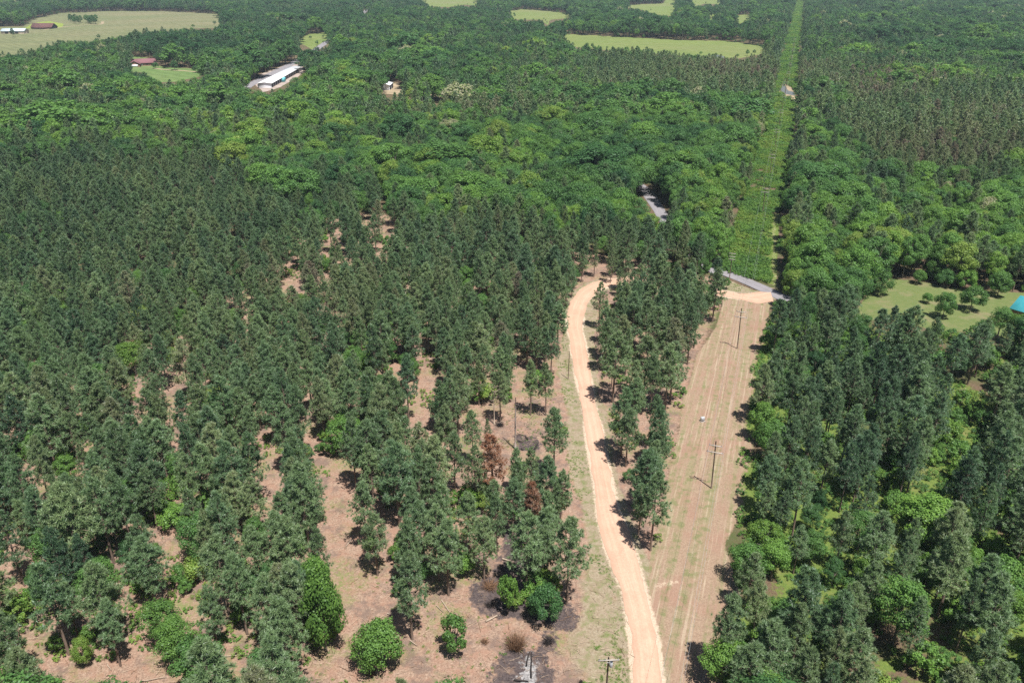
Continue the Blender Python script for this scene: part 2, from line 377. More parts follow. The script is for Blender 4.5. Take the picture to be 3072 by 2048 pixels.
def ground_mat():
    m, nt = new_mat('forest_ground')
    N = NT(nt)
    p = N.pos()
    za = N.n('ShaderNodeSeparateColor'); N.put(za.inputs[0], N.n('ShaderNodeAttribute', attribute_name='zone_a').outputs['Color'])
    zaA = N.n('ShaderNodeAttribute', attribute_name='zone_a').outputs['Alpha']
    zb = N.n('ShaderNodeSeparateColor'); N.put(zb.inputs[0], N.n('ShaderNodeAttribute', attribute_name='zone_b').outputs['Color'])
    zbA = N.n('ShaderNodeAttribute', attribute_name='zone_b').outputs['Alpha']
    mow, verge, char, lush = za.outputs[0], za.outputs[1], za.outputs[2], zaA
    lawn, ash, bare, straw = zb.outputs[0], zb.outputs[1], zb.outputs[2], zbA
    nf = N.noise(3.2, 6, .72, p); nm = N.noise(.55, 5, .62, p); nl = N.noise(.12, 4, .55, p); ng = N.noise(1.3, 5, .68, p)

    def edge(z, amt=.9, src=None):
        return N.remap(N.math('ADD', z, N.math('MULTIPLY', N.math('SUBTRACT', src or ng, .5), amt)), .42, .60)
    # leaf litter of the woods
    litter = N.mix(N.remap(nf, .3, .7), (.10, .068, .045), (.22, .155, .10))
    litter = N.mix(N.remap(nl, .45, .65), litter, (.10, .12, .045))
    # thinned stand: reddish pine straw with chips, clay and grass
    st = N.mix(N.remap(nf, .34, .66), (.20, .122, .088), (.51, .365, .272))
    st = N.mix(N.math('MULTIPLY', N.remap(nm, .42, .62), .70), st, (.36, .205, .145))
    st = N.mix(N.math('MULTIPLY', N.remap(N.noise(.30, 5, .65, N.math_vec(p)), .50, .62), .75), st, (.19, .138, .115))
    st = N.mix(N.math('MULTIPLY', N.remap(nl, .50, .66), N.remap(ng, .40, .60)), st, (.21, .235, .085))
    chips = N.n('ShaderNodeTexVoronoi'); chips.inputs['Scale'].default_value = 1.7
    mp0 = N.n('ShaderNodeMapping'); mp0.inputs['Scale'].default_value = (1, 3.2, 1); mp0.inputs['Rotation'].default_value = (0, 0, .6); N.put(mp0.inputs[0], p); N.put(chips.inputs['Vector'], mp0.outputs[0])
    st = N.mix(N.math('MULTIPLY', N.math('LESS_THAN', chips.outputs['Distance'], .16), .55), st, (.56, .43, .32))
    c = N.mix(edge(straw, .7), litter, st)
    # rough grass verge along the road
    vg = N.mix(N.remap(nf, .3, .7), (.245, .185, .115), (.44, .37, .27))
    vg = N.mix(N.math('MULTIPLY', N.remap(nm, .47, .60), N.remap(nf, .35, .6)), vg, (.165, .205, .065))
    vg = N.mix(N.math('MULTIPLY', N.remap(nl, .55, .68), .6), vg, (.34, .24, .18))
    c = N.mix(edge(verge, 1.2, nl), c, vg)
    # mown right of way: pale and rusty swaths along its length
    mp = N.n('ShaderNodeMapping', vector_type='TEXTURE'); mp.inputs['Rotation'].default_value = (0, 0, -math.atan2(row_dir[0], row_dir[1]))
    N.put(mp.inputs[0], p)
    mp2 = N.n('ShaderNodeMapping'); mp2.inputs['Scale'].default_value = (1, .022, 1); N.put(mp2.inputs[0], mp.outputs[0])
    sw = N.noise(.55, 4, .6, mp2.outputs[0]); sw2 = N.noise(1.9, 3, .6, mp2.outputs[0])
    mo = N.mix(N.remap(nf, .3, .72), (.255, .165, .115), (.455, .335, .235))
    mo = N.mix(N.math('MULTIPLY', N.remap(sw, .46, .62), .6), mo, (.275, .255, .135))
    mo = N.mix(N.math('MULTIPLY', N.remap(nl, .48, .66), .7), mo, (.35, .205, .15))
    mo = N.mix(N.math('MULTIPLY', N.remap(sw2, .54, .66), .5), mo, (.54, .44, .32))
    mo = N.mix(N.math('MULTIPLY', N.math('MULTIPLY', N.remap(nm, .48, .62), N.remap(sw, .42, .55)), .75), mo, (.185, .205, .085))
    c = N.mix(edge(mow, .5), c, mo)
    lu = N.mix(N.remap(nf, .3, .7), (.085, .145, .032), (.205, .265, .056))
    lu = N.mix(N.math('MULTIPLY', N.remap(nl, .55, .7), .6), lu, (.24, .20, .09))
    c = N.mix(edge(lush, .9), c, lu)
    la = N.mix(N.remap(nm, .35, .65), (.135, .190, .060), (.185, .215, .080))
    la = N.mix(N.math('MULTIPLY', N.remap(nl, .52, .68), .75), la, (.31, .245, .155))
    la = N.mix(N.math('MULTIPLY', N.remap(nf, .35, .7), .3), la, (.14, .18, .05))
    c = N.mix(edge(lawn, .35, nl), c, la)
    ba = N.mix(N.remap(nf, .3, .7), (.50, .37, .26), (.70, .58, .45))
    c = N.mix(edge(bare, .8), c, ba)
    ch = N.mix(N.remap(nf, .35, .7), (.05, .04, .042), (.16, .125, .12))
    ch = N.mix(N.math('MULTIPLY', N.remap(nm, .5, .68), .8), ch, (.27, .19, .15))
    c = N.mix(edge(N.math('MULTIPLY', char, 1.3), 1.9, N.noise(.45, 6, .72, p)), c, ch)
    ac = N.mix(N.remap(nf, .35, .65), (.13, .125, .13), (.52, .505, .50))
    c = N.mix(edge(ash, 1.5), c, ac)
    h = N.math('ADD', N.math('MULTIPLY', nf, .6), N.math('MULTIPLY', ng, .7))
    c = N.hsv(c, s=.97, v=.76)
    N.out(N.bsdf(c, .95, .1, 0, N.bump(h, .8, .22)))
    return m


def road_mat(name, base, pale, dark, track_amt):
    m, nt = new_mat(name)
    N = NT(nt)
    p = N.pos()
    uv = N.n('ShaderNodeSeparateXYZ'); N.put(uv.inputs[0], N.n('ShaderNodeUVMap', uv_map='lane').outputs[0])
    nf = N.noise(2.6, 6, .7, p); nl = N.noise(.18, 4, .6, p)
    mp = N.n('ShaderNodeMapping'); mp.inputs['Scale'].default_value = (9, .06, 1); N.put(mp.inputs[0], N.n('ShaderNodeUVMap', uv_map='lane').outputs[0])
    ns = N.noise(1.0, 4, .65, mp.outputs[0])
    c = N.mix(N.remap(ns, .35, .65), base, pale)
    c = N.mix(N.math('MULTIPLY', N.remap(nl, .45, .68), .55), c, dark)
    ed = N.math('ABSOLUTE', N.math('SUBTRACT', uv.outputs[0], .5))
    c = N.mix(N.math('MULTIPLY', N.remap(N.math('ADD', ed, N.math('MULTIPLY', N.math('SUBTRACT', nf, .5), .25)), .36, .5), track_amt), c, dark)
    rut = N.math('ADD', N.math('LESS_THAN', N.math('ABSOLUTE', N.math('SUBTRACT', ed, .19)), .055), 0)
    rn = N.remap(nl, .3, .7, .35, 1)
    c = N.hsv(c, v=N.math('ADD', 1.0, N.math('MULTIPLY', N.math('MULTIPLY', rut, rn), .10)))
    c = N.hsv(c, v=N.remap(nf, .25, .75, .84, 1.14))
    N.out(N.bsdf(c, .95, .12, 0, N.bump(nf, .35, .06)))
    return m


DIRT = road_mat('graded_dirt', (.455, .290, .208), (.505, .338, .250), (.37, .235, .168), .6)
ASPHALT = road_mat('old_asphalt', (.20, .19, .205), (.25, .235, .25), (.16, .155, .16), .3)
GROUND = ground_mat()


def water_mat():
    m, nt = new_mat('pond_water')
    N = NT(nt)
    b = N.n('ShaderNodeBsdfPrincipled')
    b.inputs['Base Color'].default_value = (.10, .085, .055, 1); b.inputs['Roughness'].default_value = .06
    b.inputs['IOR'].default_value = 1.33; b.inputs['Specular IOR Level'].default_value = .6
    N.put(b.inputs['Normal'], N.bump(N.noise(.8, 3), .08, .05))
    N.out(b.outputs[0])
    return m


WATER = water_mat()

# ------------------------------------------------------------------ mesh helpers
def raw_mesh(name, verts, faces, mats, midx=None, smooth=False):
    """faces: list of (n, k) index arrays or a list of tuples"""
    me = bpy.data.meshes.new(name)
    verts = np.asarray(verts, np.float32)
    blocks = [np.asarray(f, np.int32) for f in (faces if isinstance(faces, list) and len(faces) and isinstance(faces[0], np.ndarray) else [])]
    if not blocks:
        by = {}
        for f in faces: by.setdefault(len(f), []).append(f)
        blocks = [np.array(v, np.int32) for v in by.values()]
    loops = np.concatenate([b.ravel() for b in blocks])
    tot = np.concatenate([np.full(len(b), b.shape[1], np.int32) for b in blocks])
    start = np.concatenate([[0], np.cumsum(tot)[:-1]]).astype(np.int32)
    me.vertices.add(len(verts)); me.vertices.foreach_set('co', verts.ravel())
    me.loops.add(len(loops)); me.loops.foreach_set('vertex_index', loops)
    me.polygons.add(len(tot)); me.polygons.foreach_set('loop_start', start); me.polygons.foreach_set('loop_total', tot)
    for m in mats: me.materials.append(m)
    if midx is not None: me.polygons.foreach_set('material_index', np.asarray(midx, np.int32))
    if smooth: me.polygons.foreach_set('use_smooth', np.ones(len(tot), bool))
    me.update(calc_edges=True)
    return me


class MB:
    """collects tubes, boxes and faces into one mesh"""
    def __init__(self): self.v, self.f, self.m = [], [], []
    def add(self, verts, faces, mi=0):
        o = len(self.v)
        self.v += [tuple(map(float, p)) for p in verts]
        self.f += [tuple(i + o for i in f) for f in faces]
        self.m += [mi] * len(faces)
    def tube(self, pts, radii, n=6, mi=0, cap=True):
        pts = np.asarray(pts, float)
        d = np.gradient(pts, axis=0)
        d /= np.linalg.norm(d, axis=1, keepdims=True) + 1e-9
        ref = np.array([0, 0, 1.]) if abs(d[0][2]) < .8 else np.array([1., 0, 0])
        vs = []
        for p, q, r in zip(pts, d, radii):
            a = np.cross(q, ref); a /= np.linalg.norm(a) + 1e-9
            b = np.cross(q, a)
            for k in range(n):
                t = 2 * math.pi * k / n
                vs.append(p + r * (a * math.cos(t) + b * math.sin(t)))
        fs = [(i * n + k, i * n + (k + 1) % n, (i + 1) * n + (k + 1) % n, (i + 1) * n + k) for i in range(len(pts) - 1) for k in range(n)]
        if cap: fs += [tuple(range(n)), tuple((len(pts) - 1) * n + k for k in reversed(range(n)))]
        self.add(vs, fs, mi)
    def box(self, c, s, rz=0.0, mi=0, bevel=0.0):
        x, y, z = s[0] / 2, s[1] / 2, s[2] / 2
        co, si = math.cos(rz), math.sin(rz)
        if bevel:
            b = bevel
            ring = [(-x + b, -y), (x - b, -y), (x, -y + b), (x, y - b), (x - b, y), (-x + b, y), (-x, y - b), (-x, -y + b)]
            vs = [(px, py, zz) for zz in (-z, z - b) for px, py in ring] + [(px * (x - b) / x, py * (y - b) / y, z) for px, py in ring]
            fs = [(i + 8 * k, (i + 1) % 8 + 8 * k, (i + 1) % 8 + 8 * k + 8, i + 8 * k + 8) for k in (0, 1) for i in range(8)]
            fs += [tuple(reversed(range(8))), tuple(range(16, 24))]
        else:
            vs = [(a, b_, c_) for c_ in (-z, z) for a, b_ in ((-x, -y), (x, -y), (x, y), (-x, y))]
            fs = [(3, 2, 1, 0), (4, 5, 6, 7), (0, 1, 5, 4), (1, 2, 6, 5), (2, 3, 7, 6), (3, 0, 4, 7)]
        self.add([(c[0] + a * co - b_ * si, c[1] + a * si + b_ * co, c[2] + d) for a, b_, d in vs], fs, mi)
    def mesh(self, name, mats):
        return raw_mesh(name, self.v, self.f, mats, self.fm())
    def fm(self):
        by = {}
        for f, m in zip(self.f, self.m): by.setdefault(len(f), []).append(m)
        return [m for v in by.values() for m in v]


def link(name, me, parent=None, loc=None, rz=0.0):
    o = bpy.data.objects.new(name, me)
    COL.objects.link(o)
    if parent is not None: o.parent = parent
    if loc is not None: o.location = loc
    o.rotation_euler = (0, 0, rz)
    return o


def tag(o, label, cat, group=None):
    o['label'] = label; o['category'] = cat
    if group: o['group'] = group
    return o


def thing(name, label, cat, loc, rz=0.0, group=None, scale=None):
    o = bpy.data.objects.new(name, None)
    COL.objects.link(o)
    o.empty_display_size = .5
    o.location = loc; o.rotation_euler = (0, 0, rz)
    if scale is not None: o.scale = scale
    return tag(o, label, cat, group)


def structure(name, me, kind='structure'):
    o = link(name, me); o['kind'] = kind
    return o


def smooth_line(pts, step):
    pts = np.asarray(pts, float)
    P = np.vstack([2 * pts[0] - pts[1], pts, 2 * pts[-1] - pts[-2]])
    out = []
    for i in range(1, len(P) - 2):
        n = max(2, int(np.linalg.norm(P[i + 1] - P[i]) / step))
        t = np.linspace(0, 1, n, endpoint=False)[:, None]
        a, b, c, d = P[i - 1], P[i], P[i + 1], P[i + 2]
        out.append(.5 * (2 * b + (c - a) * t + (2 * a - 5 * b + 4 * c - d) * t * t + (3 * b - 3 * c + d - a) * t ** 3))
    return np.vstack(out + [pts[-1:]])


def strip_mesh(name, left, right, mat, z, crown=0.0, ragged=.25, n=7, per=10, seed=3):
    """a road: the two edges are refined pairwise so that the sections stay across it"""
    L, R = np.asarray(left), np.asarray(right)
    t = np.linspace(0, len(L) - 1, (len(L) - 1) * per + 1)

    def refine(p):
        P = np.vstack([2 * p[0] - p[1], p, 2 * p[-1] - p[-2]])
        o = []
        for q in t:
            i = min(int(q), len(p) - 2); s = q - i
            a, b, c, d = P[i:i + 4]
            o.append(.5 * (2 * b + (c - a) * s + (2 * a - 5 * b + 4 * c - d) * s * s + (3 * b - 3 * c + d - a) * s ** 3))
        return np.array(o)
    L, R = refine(L), refine(R)
    w = np.linspace(0, 1, n)
    along = np.concatenate([[0], np.cumsum(np.linalg.norm(np.diff((L + R) / 2, axis=0), axis=1))])
    V, UV = [], []
    for i in range(len(L)):
        for k, q in enumerate(w):
            p = L[i] * (1 - q) + R[i] * q
            if k in (0, n - 1) and ragged:
                d = (L[i] - R[i]) / np.linalg.norm(L[i] - R[i]) * (1 if k == 0 else -1)
                p = p + d * ragged * ((vnoise(p[0], p[1], 1.3, seed) - .5) * 1.4 + (vnoise(p[0], p[1], 4.5, seed + 1) - .5) * 2)
            V.append((p[0], p[1], z + crown * (1 - (2 * q - 1) ** 2)))
            UV.append((q, along[i]))
    F = [(i * n + k, i * n + k + 1, (i + 1) * n + k + 1, (i + 1) * n + k) for i in range(len(L) - 1) for k in range(n - 1)]
    me = raw_mesh(name, V, F, [mat], smooth=True)
    uvl = me.uv_layers.new(name='lane')
    li = np.zeros(len(me.loops), np.int32); me.loops.foreach_get('vertex_index', li)
    uvl.data.foreach_set('uv', np.array(UV, np.float32)[li].ravel())
    return me


def sheet_mesh(name, poly, mat, z, ragged=0.0, step=None, seed=5):
    """a flat sheet with a ragged outline, triangulated as one polygon by Blender"""
    p = np.asarray(poly, float)
    if step:
        q = []
        for i in range(len(p)):
            a, b = p[i], p[(i + 1) % len(p)]
            m = max(1, int(np.linalg.norm(b - a) / step))
            for k in range(m): q.append(a + (b - a) * k / m)
        p = np.array(q)
        p = p + np.stack([vnoise(p[:, 0], p[:, 1], step * 3, seed) - .5, vnoise(p[:, 0], p[:, 1], step * 3, seed + 9) - .5], -1) * ragged * 2
    import mathutils
    tri = mathutils.geometry.tessellate_polygon([[Vector((a, b, 0)) for a, b in p]])
    me = raw_mesh(name, [(a, b, z) for a, b in p], [t if (p[t[1]][0] - p[t[0]][0]) * (p[t[2]][1] - p[t[0]][1]) - (p[t[1]][1] - p[t[0]][1]) * (p[t[2]][0] - p[t[0]][0]) > 0 else t[::-1] for t in tri], [mat])
    return me


# ------------------------------------------------------------------ the ground
X0, X1, Y0, Y1, STEP = -190.0, 210.0, 60.0, 340.0, 0.6
gx = np.arange(X0, X1 + .01, STEP); gy = np.arange(Y0, Y1 + .01, STEP)
nx, ny = len(gx), len(gy)
GX, GY = np.meshgrid(gx, gy)
road_poly = np.vstack([G(ROAD_L), G(ROAD_R)[::-1]])
mown_w = G(MOWN)
# the mown ground reaches a little under the crowns at its right edge
mown_w2 = mown_w.copy(); mown_w2[14:] += np.array([2.0, 0])
row_w = G(ROW_GREEN); lawn_w = G(LAWN)
thin_region = G([(700, 430), (900, 440), (1000, 520), (1250, 560), (1420, 590), (1640, 640), (1660, 690), (1600, 820), (1560, 980), (1520, 1200), (1490, 1700), (-300, 1700), (-300, 900), (200, 820), (420, 760), (560, 660), (680, 560)])
zm = mask(GX, GY, mown_w2, 2.0)
zv = np.maximum.reduce([mask(GX, GY, G(C3), 6.0), mask(GX, GY, G([(1345, 1240), (1385, 1230), (1432, 1370), (1452, 1480), (1459, 1640), (1340, 1640), (1320, 1500), (1330, 1380)]), 9.0),
                        mask(GX, GY, G(TRIANGLE), 1.5), mask(GX, GY, G([(1350, 690), (1375, 680), (1365, 780), (1375, 860), (1358, 850), (1345, 780)]), 1.5)])
rd = dist_poly(GX, GY, road_poly)
rin = inside(GX, GY, road_poly)
zv = np.maximum(zv, np.clip(1.1 - rd / 3.0, 0, .75) * (GY < 260) * ~rin)
zc = np.maximum.reduce([mask(GX, GY, G(q), 5.5) for q in (BURN_MAIN, BURN_LOGS, BURN_SIDE, BURN_TOP, BURN_SMALL, BURN_WIDE)])
right_wood = G([(1660, 1568), (1690, 1150), (1730, 850), (1770, 720), (1990, 700), (2140, 770), (2352, 830), (2500, 900), (2700, 1700), (1660, 1700)])
zl = mask(GX, GY, right_wood, 6.0) * np.clip(vnoise(GX, GY, 14, 7) * 1.6 + .1, 0, 1)
for q in LUSH_SEEN: zl = np.maximum(zl, mask(GX, GY, G(q), 3.0))
zl = np.maximum(zl, mask(GX, GY, np.where(np.arange(len(row_w))[:, None] < 12, row_w - [5, 0], row_w + [2, 0]), 2.0))
zla = mask(GX, GY, lawn_w, 2.0)
zash = mask(GX, GY, G(ASH), 4.5)
zba = np.where(rin, 1, np.clip(1 - rd / 1.6, 0, 1)) * (.35 + .65 * vnoise(GX, GY, 7, 4))
zba = np.maximum(zba, np.clip(1.0 - dist_poly(GX, GY, G(TRAIL), False) / 1.5, 0, .42))
zba = np.maximum(zba, mask(GX, GY, G([(1500, 1335), (1555, 1325), (1575, 1340), (1540, 1350), (1500, 1350)]), 2.0) * .55)
zst = mask(GX, GY, thin_region, 8.0)
ii = np.arange(nx * ny).reshape(ny, nx)
fine = np.stack([ii[:-1, :-1], ii[:-1, 1:], ii[1:, 1:], ii[1:, :-1]], -1).reshape(-1, 4)
gz = (vnoise(GX, GY, 2.2, 1) - .5) * .14 + (vnoise(GX, GY, 9, 2) - .5) * .22
border = np.minimum.reduce([GX - X0, X1 - GX, GY - Y0, Y1 - GY])
gz = (gz - .16) * np.clip(border / 3, 0, 1) * np.clip(rd / 2.5, 0, 1) * ~rin
GV = np.stack([GX, GY, gz], -1).reshape(-1, 3)
BIG = 14000.0
x1, y1 = gx[-1], gy[-1]
outer = [(-BIG, -2000, 0), (BIG, -2000, 0), (BIG, Y0, 0), (-BIG, Y0, 0), (-BIG, Y0, 0), (X0, Y0, 0), (X0, y1, 0), (-BIG, y1, 0), (x1, Y0, 0), (BIG, Y0, 0), (BIG, y1, 0), (x1, y1, 0),
         (-BIG, y1, 0), (BIG, y1, 0), (BIG, BIG, 0), (-BIG, BIG, 0)]
o0 = len(GV)
gme = raw_mesh('ground', np.vstack([GV, outer]), [np.vstack([fine, np.arange(o0, o0 + 16).reshape(4, 4)])], [GROUND], smooth=True)
for nm, ch in (('zone_a', (zm, zv, zc, zl)), ('zone_b', (zla, zash, zba, zst))):
    at = gme.attributes.new(nm, 'FLOAT_COLOR', 'POINT')
    d = np.zeros((o0 + 16, 4), np.float32)
    d[:o0] = np.stack([c.ravel() for c in ch], -1)
    at.data.foreach_set('color', d.ravel())
structure('ground', gme)
structure('dirt_road', strip_mesh('dirt_road', G(ROAD_L), G(ROAD_R), DIRT, .03, .10, .32))
structure('paved_road', strip_mesh('paved_road', G(PAVED_U), G(PAVED_L), ASPHALT, .05, .06, .12, per=6))

# far roads, fields and yards
def far_road(name, pts, width, mat, z):
    c = smooth_line(gnd(*np.array(pts, float).T), 8.0)
    t = np.gradient(c, axis=0); t /= np.linalg.norm(t, axis=1, keepdims=True)
    nrm = np.stack([-t[:, 1], t[:, 0]], -1) * width / 2
    structure(name, strip_mesh(name, c + nrm, c - nrm, mat, z, .05, .3, n=4, per=1))


far_road('county_road', [(560, 205), (584, 190), (628, 168), (676, 144), (720, 118), (746, 100), (790, 70), (838, 28), (850, 10)], 9, ASPHALT, .10)
far_road('driveway', [(352, 157), (372, 160), (420, 163), (470, 167), (520, 164), (548, 165)], 4, SAND, .12)
def wider(w, k): return w.mean(0) + (w - w.mean(0)) * k


structure('pasture', sheet_mesh('pasture', wider(G(FIELD_LEFT), 1.02), PASTURE, .04, 6, 30))
structure('meadow', sheet_mesh('meadow', wider(G(FIELD_RIGHT), 1.05), PASTURE_GREEN, .04, 5, 25))
for q in SMALL_FIELDS:
    structure('small_field', sheet_mesh('small_field', wider(G(q), 1.12), PASTURE_GREEN, .04, 5, 25))
structure('crop_field', sheet_mesh('crop_field', G([(48, 66), (85, 52), (112, 49), (143, 55), (142, 62), (118, 66), (65, 66)]), BRIGHT_CROP, .06, 3, 20))
structure('house_yard', sheet_mesh('house_yard', wider(G(HOUSE_YARD), 1.08), YARD_GRASS, .04, 2, 12))
structure('gravel_yard', sheet_mesh('gravel_yard', G(STORAGE_YARD), APRON, .04, 2, 12))
structure('shed_yard', sheet_mesh('shed_yard', G(SHED_YARD), SAND, .04, 3, 10))
structure('sand_bank', sheet_mesh('sand_bank', G(BANK), SAND, .04, 1.5, 5))
structure('pond', sheet_mesh('pond', G(POND), WATER, .07, .8, 4))
structure('far_pond', sheet_mesh('far_pond', G(POND_FAR), WATER, .07, 2, 10))
far_road('field_track', [(100, 69), (150, 62), (200, 58), (232, 56), (236, 50)], 5, SAND, .08)

# ------------------------------------------------------------------ trees: a few grown forms of each kind
def unit(v): return v / (np.linalg.norm(v, axis=-1, keepdims=True) + 1e-9)


def needles(rng, C, A, npt, length, width):
    """bunches of needle blades: one narrow triangle each"""
    C, A = np.repeat(C, npt, 0), np.repeat(A, npt, 0)
    d = unit(A * .75 + unit(rng.normal(size=C.shape)))
    s = unit(np.cross(d, unit(A * .5 + np.array([0, -.25, .75]) * .8) + rng.normal(0, .38, C.shape))) * width * rng.uniform(.7, 1.3, (len(C), 1))
    L = length * rng.uniform(.65, 1.25, (len(C), 1))
    V = np.stack([C - s / 2, C + s / 2, C + d * L], 1).reshape(-1, 3)
    return V, np.arange(len(V)).reshape(-1, 3)


def pine_form(seed, H, R, clear, nb, tufts, npt, nl, nw, branch_sides=3, bare=0):
    rng = np.random.default_rng(seed)
    T = MB()
    lean = rng.normal(0, .012 * H, 2)
    zs = np.linspace(0, 1, 7)
    tr = .011 * H + .02
    axis = np.stack([lean[0] * zs ** 2 + rng.normal(0, .05, 7) * zs, lean[1] * zs ** 2 + rng.normal(0, .05, 7) * zs, zs * H * .98], -1)
    T.tube(axis, tr * (1 - .86 * zs) + .015, 7, cap=False)
    C, A = [], []
    az = rng.uniform(0, 6.28)
    for i in range(nb):
        f = (i + rng.uniform(-.4, .4)) / nb
        f = min(max(f, 0), 1)
        z = H * (clear + (0.97 - clear) * f)
        az += 2.4 + rng.normal(0, .45)
        prof = (.62 + .38 * min(1, f / .18)) * (1 - f ** 1.25) ** .74 + .10
        Lb = R * prof * rng.uniform(.70, 1.16)
        up = -.08 + .80 * f + rng.normal(0, .12)
        d = unit(np.array([math.cos(az), math.sin(az), up]))
        b = np.array([np.interp(z, axis[:, 2], axis[:, 0]), np.interp(z, axis[:, 2], axis[:, 1]), z])
        tip = b + d * Lb + np.array([0, 0, .08 * Lb])
        mid = (b + tip) / 2 - np.array([0, 0, .05 * Lb])
        if branch_sides: T.tube([b, mid, tip], [.018 * Lb + .018, .011 * Lb + .012, .008], branch_sides, cap=False)
        nt_ = max(2, int(tufts * (.45 + .55 * Lb / R)))
        for k in range(nt_):
            s = rng.uniform(.22, 1.02) ** .75
            q = b * (1 - s) ** 2 + 2 * mid * s * (1 - s) + tip * s * s
            side = np.array([-d[1], d[0], 0]) * rng.normal(0, .20 * Lb * (1.15 - .55 * s)) + np.array([0, 0, rng.normal(.05, .10 * Lb + .05)])
            C.append(q + side); A.append(unit(d * .7 + side * .6 + np.array([0, 0, .55])))
    for k in range(bare):                                            # a few dead lower limbs
        az = rng.uniform(0, 6.28); z = H * rng.uniform(clear * .55, clear)
        L = R * rng.uniform(.3, .6)
        b = np.array([np.interp(z, axis[:, 2], axis[:, 0]), np.interp(z, axis[:, 2], axis[:, 1]), z])
        T.tube([b, b + np.array([math.cos(az) * L * .5, math.sin(az) * L * .5, L * .12]), b + np.array([math.cos(az) * L, math.sin(az) * L, L * .38])], [.04, .028, .01], 3, cap=False)
    C += [axis[-1] + rng.normal(0, .18, 3) for _ in range(4)]; A += [np.array([0, 0, 1.])] * 4
    V, F = needles(rng, np.array(C), np.array(A), npt, nl, nw)
    return T, V, F


def leaf_quads(rng, P, Nn, size):
    s = size * rng.uniform(.6, 1.3, (len(P), 1))
    a = unit(np.cross(Nn, rng.normal(size=P.shape)))
    b = np.cross(Nn, a)
    asp = rng.uniform(.55, .9, (len(P), 1))
    V = np.stack([P - a * s / 2, P + b * s * asp / 2, P + a * s / 2, P - b * s * asp / 2], 1).reshape(-1, 3)
    return V, np.arange(len(V)).reshape(-1, 4)


def broad_form(seed, H, R, z0, clumps, leaves, size, limbs=6, squash=.8):
    """crown from height z0 to H of leaf clumps over limbs"""
    rng = np.random.default_rng(seed)
    T = MB()
    cz, hz = (z0 + H) / 2, (H - z0) / 2
    zs = np.linspace(0, 1, 5)
    ax = np.stack([rng.normal(0, .12, 5) * zs, rng.normal(0, .12, 5) * zs, zs * (z0 + hz * 1.1)], -1)
    T.tube(ax, (.016 * H + .03) * (1 - .7 * zs) + .01, 7, cap=False)
    cen, rad = [], []
    for i in range(clumps):
        # Fibonacci-like spread over the crown's upper shell with some inside
        t = (i + .5) / clumps
        ph = i * 2.39996 + rng.normal(0, .35)
        zz = 1 - 1.62 * t + rng.normal(0, .08)
        zz = max(-.72, min(.98, zz))
        rr = math.sqrt(max(0, 1 - zz * zz)) * rng.uniform(.45, 1.0)
        cr = rng.uniform(.17, .40) * R
        cen.append((rr * math.cos(ph) * R, rr * math.sin(ph) * R, cz + zz * hz * rng.uniform(.6, .88)))
        rad.append(cr)
    cen, rad = np.array(cen), np.array(rad)
    for i in rng.choice(clumps, min(limbs, clumps), False):
        b = ax[2] * .4 + ax[3] * .6
        T.tube([b, (b + cen[i]) / 2 + np.array([0, 0, -.08 * R]), cen[i]], [.008 * H + .02, .006 * H + .012, .012], 4, cap=False)
    w = rad ** 2 / (rad ** 2).sum()
    k = rng.choice(clumps, leaves, p=w)
    u = unit(rng.normal(size=(leaves, 3)) + np.array([0, 0, .12]))
    r = rad[k][:, None] * rng.uniform(.55, 1.06, (leaves, 1))
    P = cen[k] + u * r * np.array([1, 1, squash])
    out = unit((P - np.array([0, 0, cz - .35 * hz])) / np.array([R, R, hz]))
    Nn = unit(u * .85 + out * .45 + np.array([0, 0, .16]) + rng.normal(0, .50, (leaves, 3)))
    V, F = leaf_quads(rng, P, Nn, size)
    return T, V, F


def form_meshes(name, T, V, F, bark, leafm):
    return T.mesh(name + '_trunk', [bark]), raw_mesh(name + '_crown', V, [F], [leafm])


def joined(name, T, V, F, bark, leafm):
    by = {}
    o = len(T.v)
    tb = {}
    for f in T.f: tb.setdefault(len(f), []).append(f)
    blocks = [np.array(b, np.int32) for b in tb.values()] + [np.asarray(F, np.int32) + o]
    mi = np.concatenate([np.zeros(sum(len(b) for b in blocks[:-1]), int), np.ones(len(F), int)])
    return raw_mesh(name, np.vstack([np.array(T.v), V]), blocks, [bark, leafm], mi)


PINE_FORMS, BROAD_FORMS, BUSH_FORMS = [], [], []                     # (trunk mesh, crown mesh, height, radius)
lib = {k: bpy.data.collections.new(k) for k in ('pine_kinds', 'broadleaf_kinds', 'bush_kinds', 'weed_kinds', 'grass_kinds')}


def lib_add(coll, i, me):
    lib[coll].objects.link(bpy.data.objects.new('%s_%03d' % (coll, i), me))


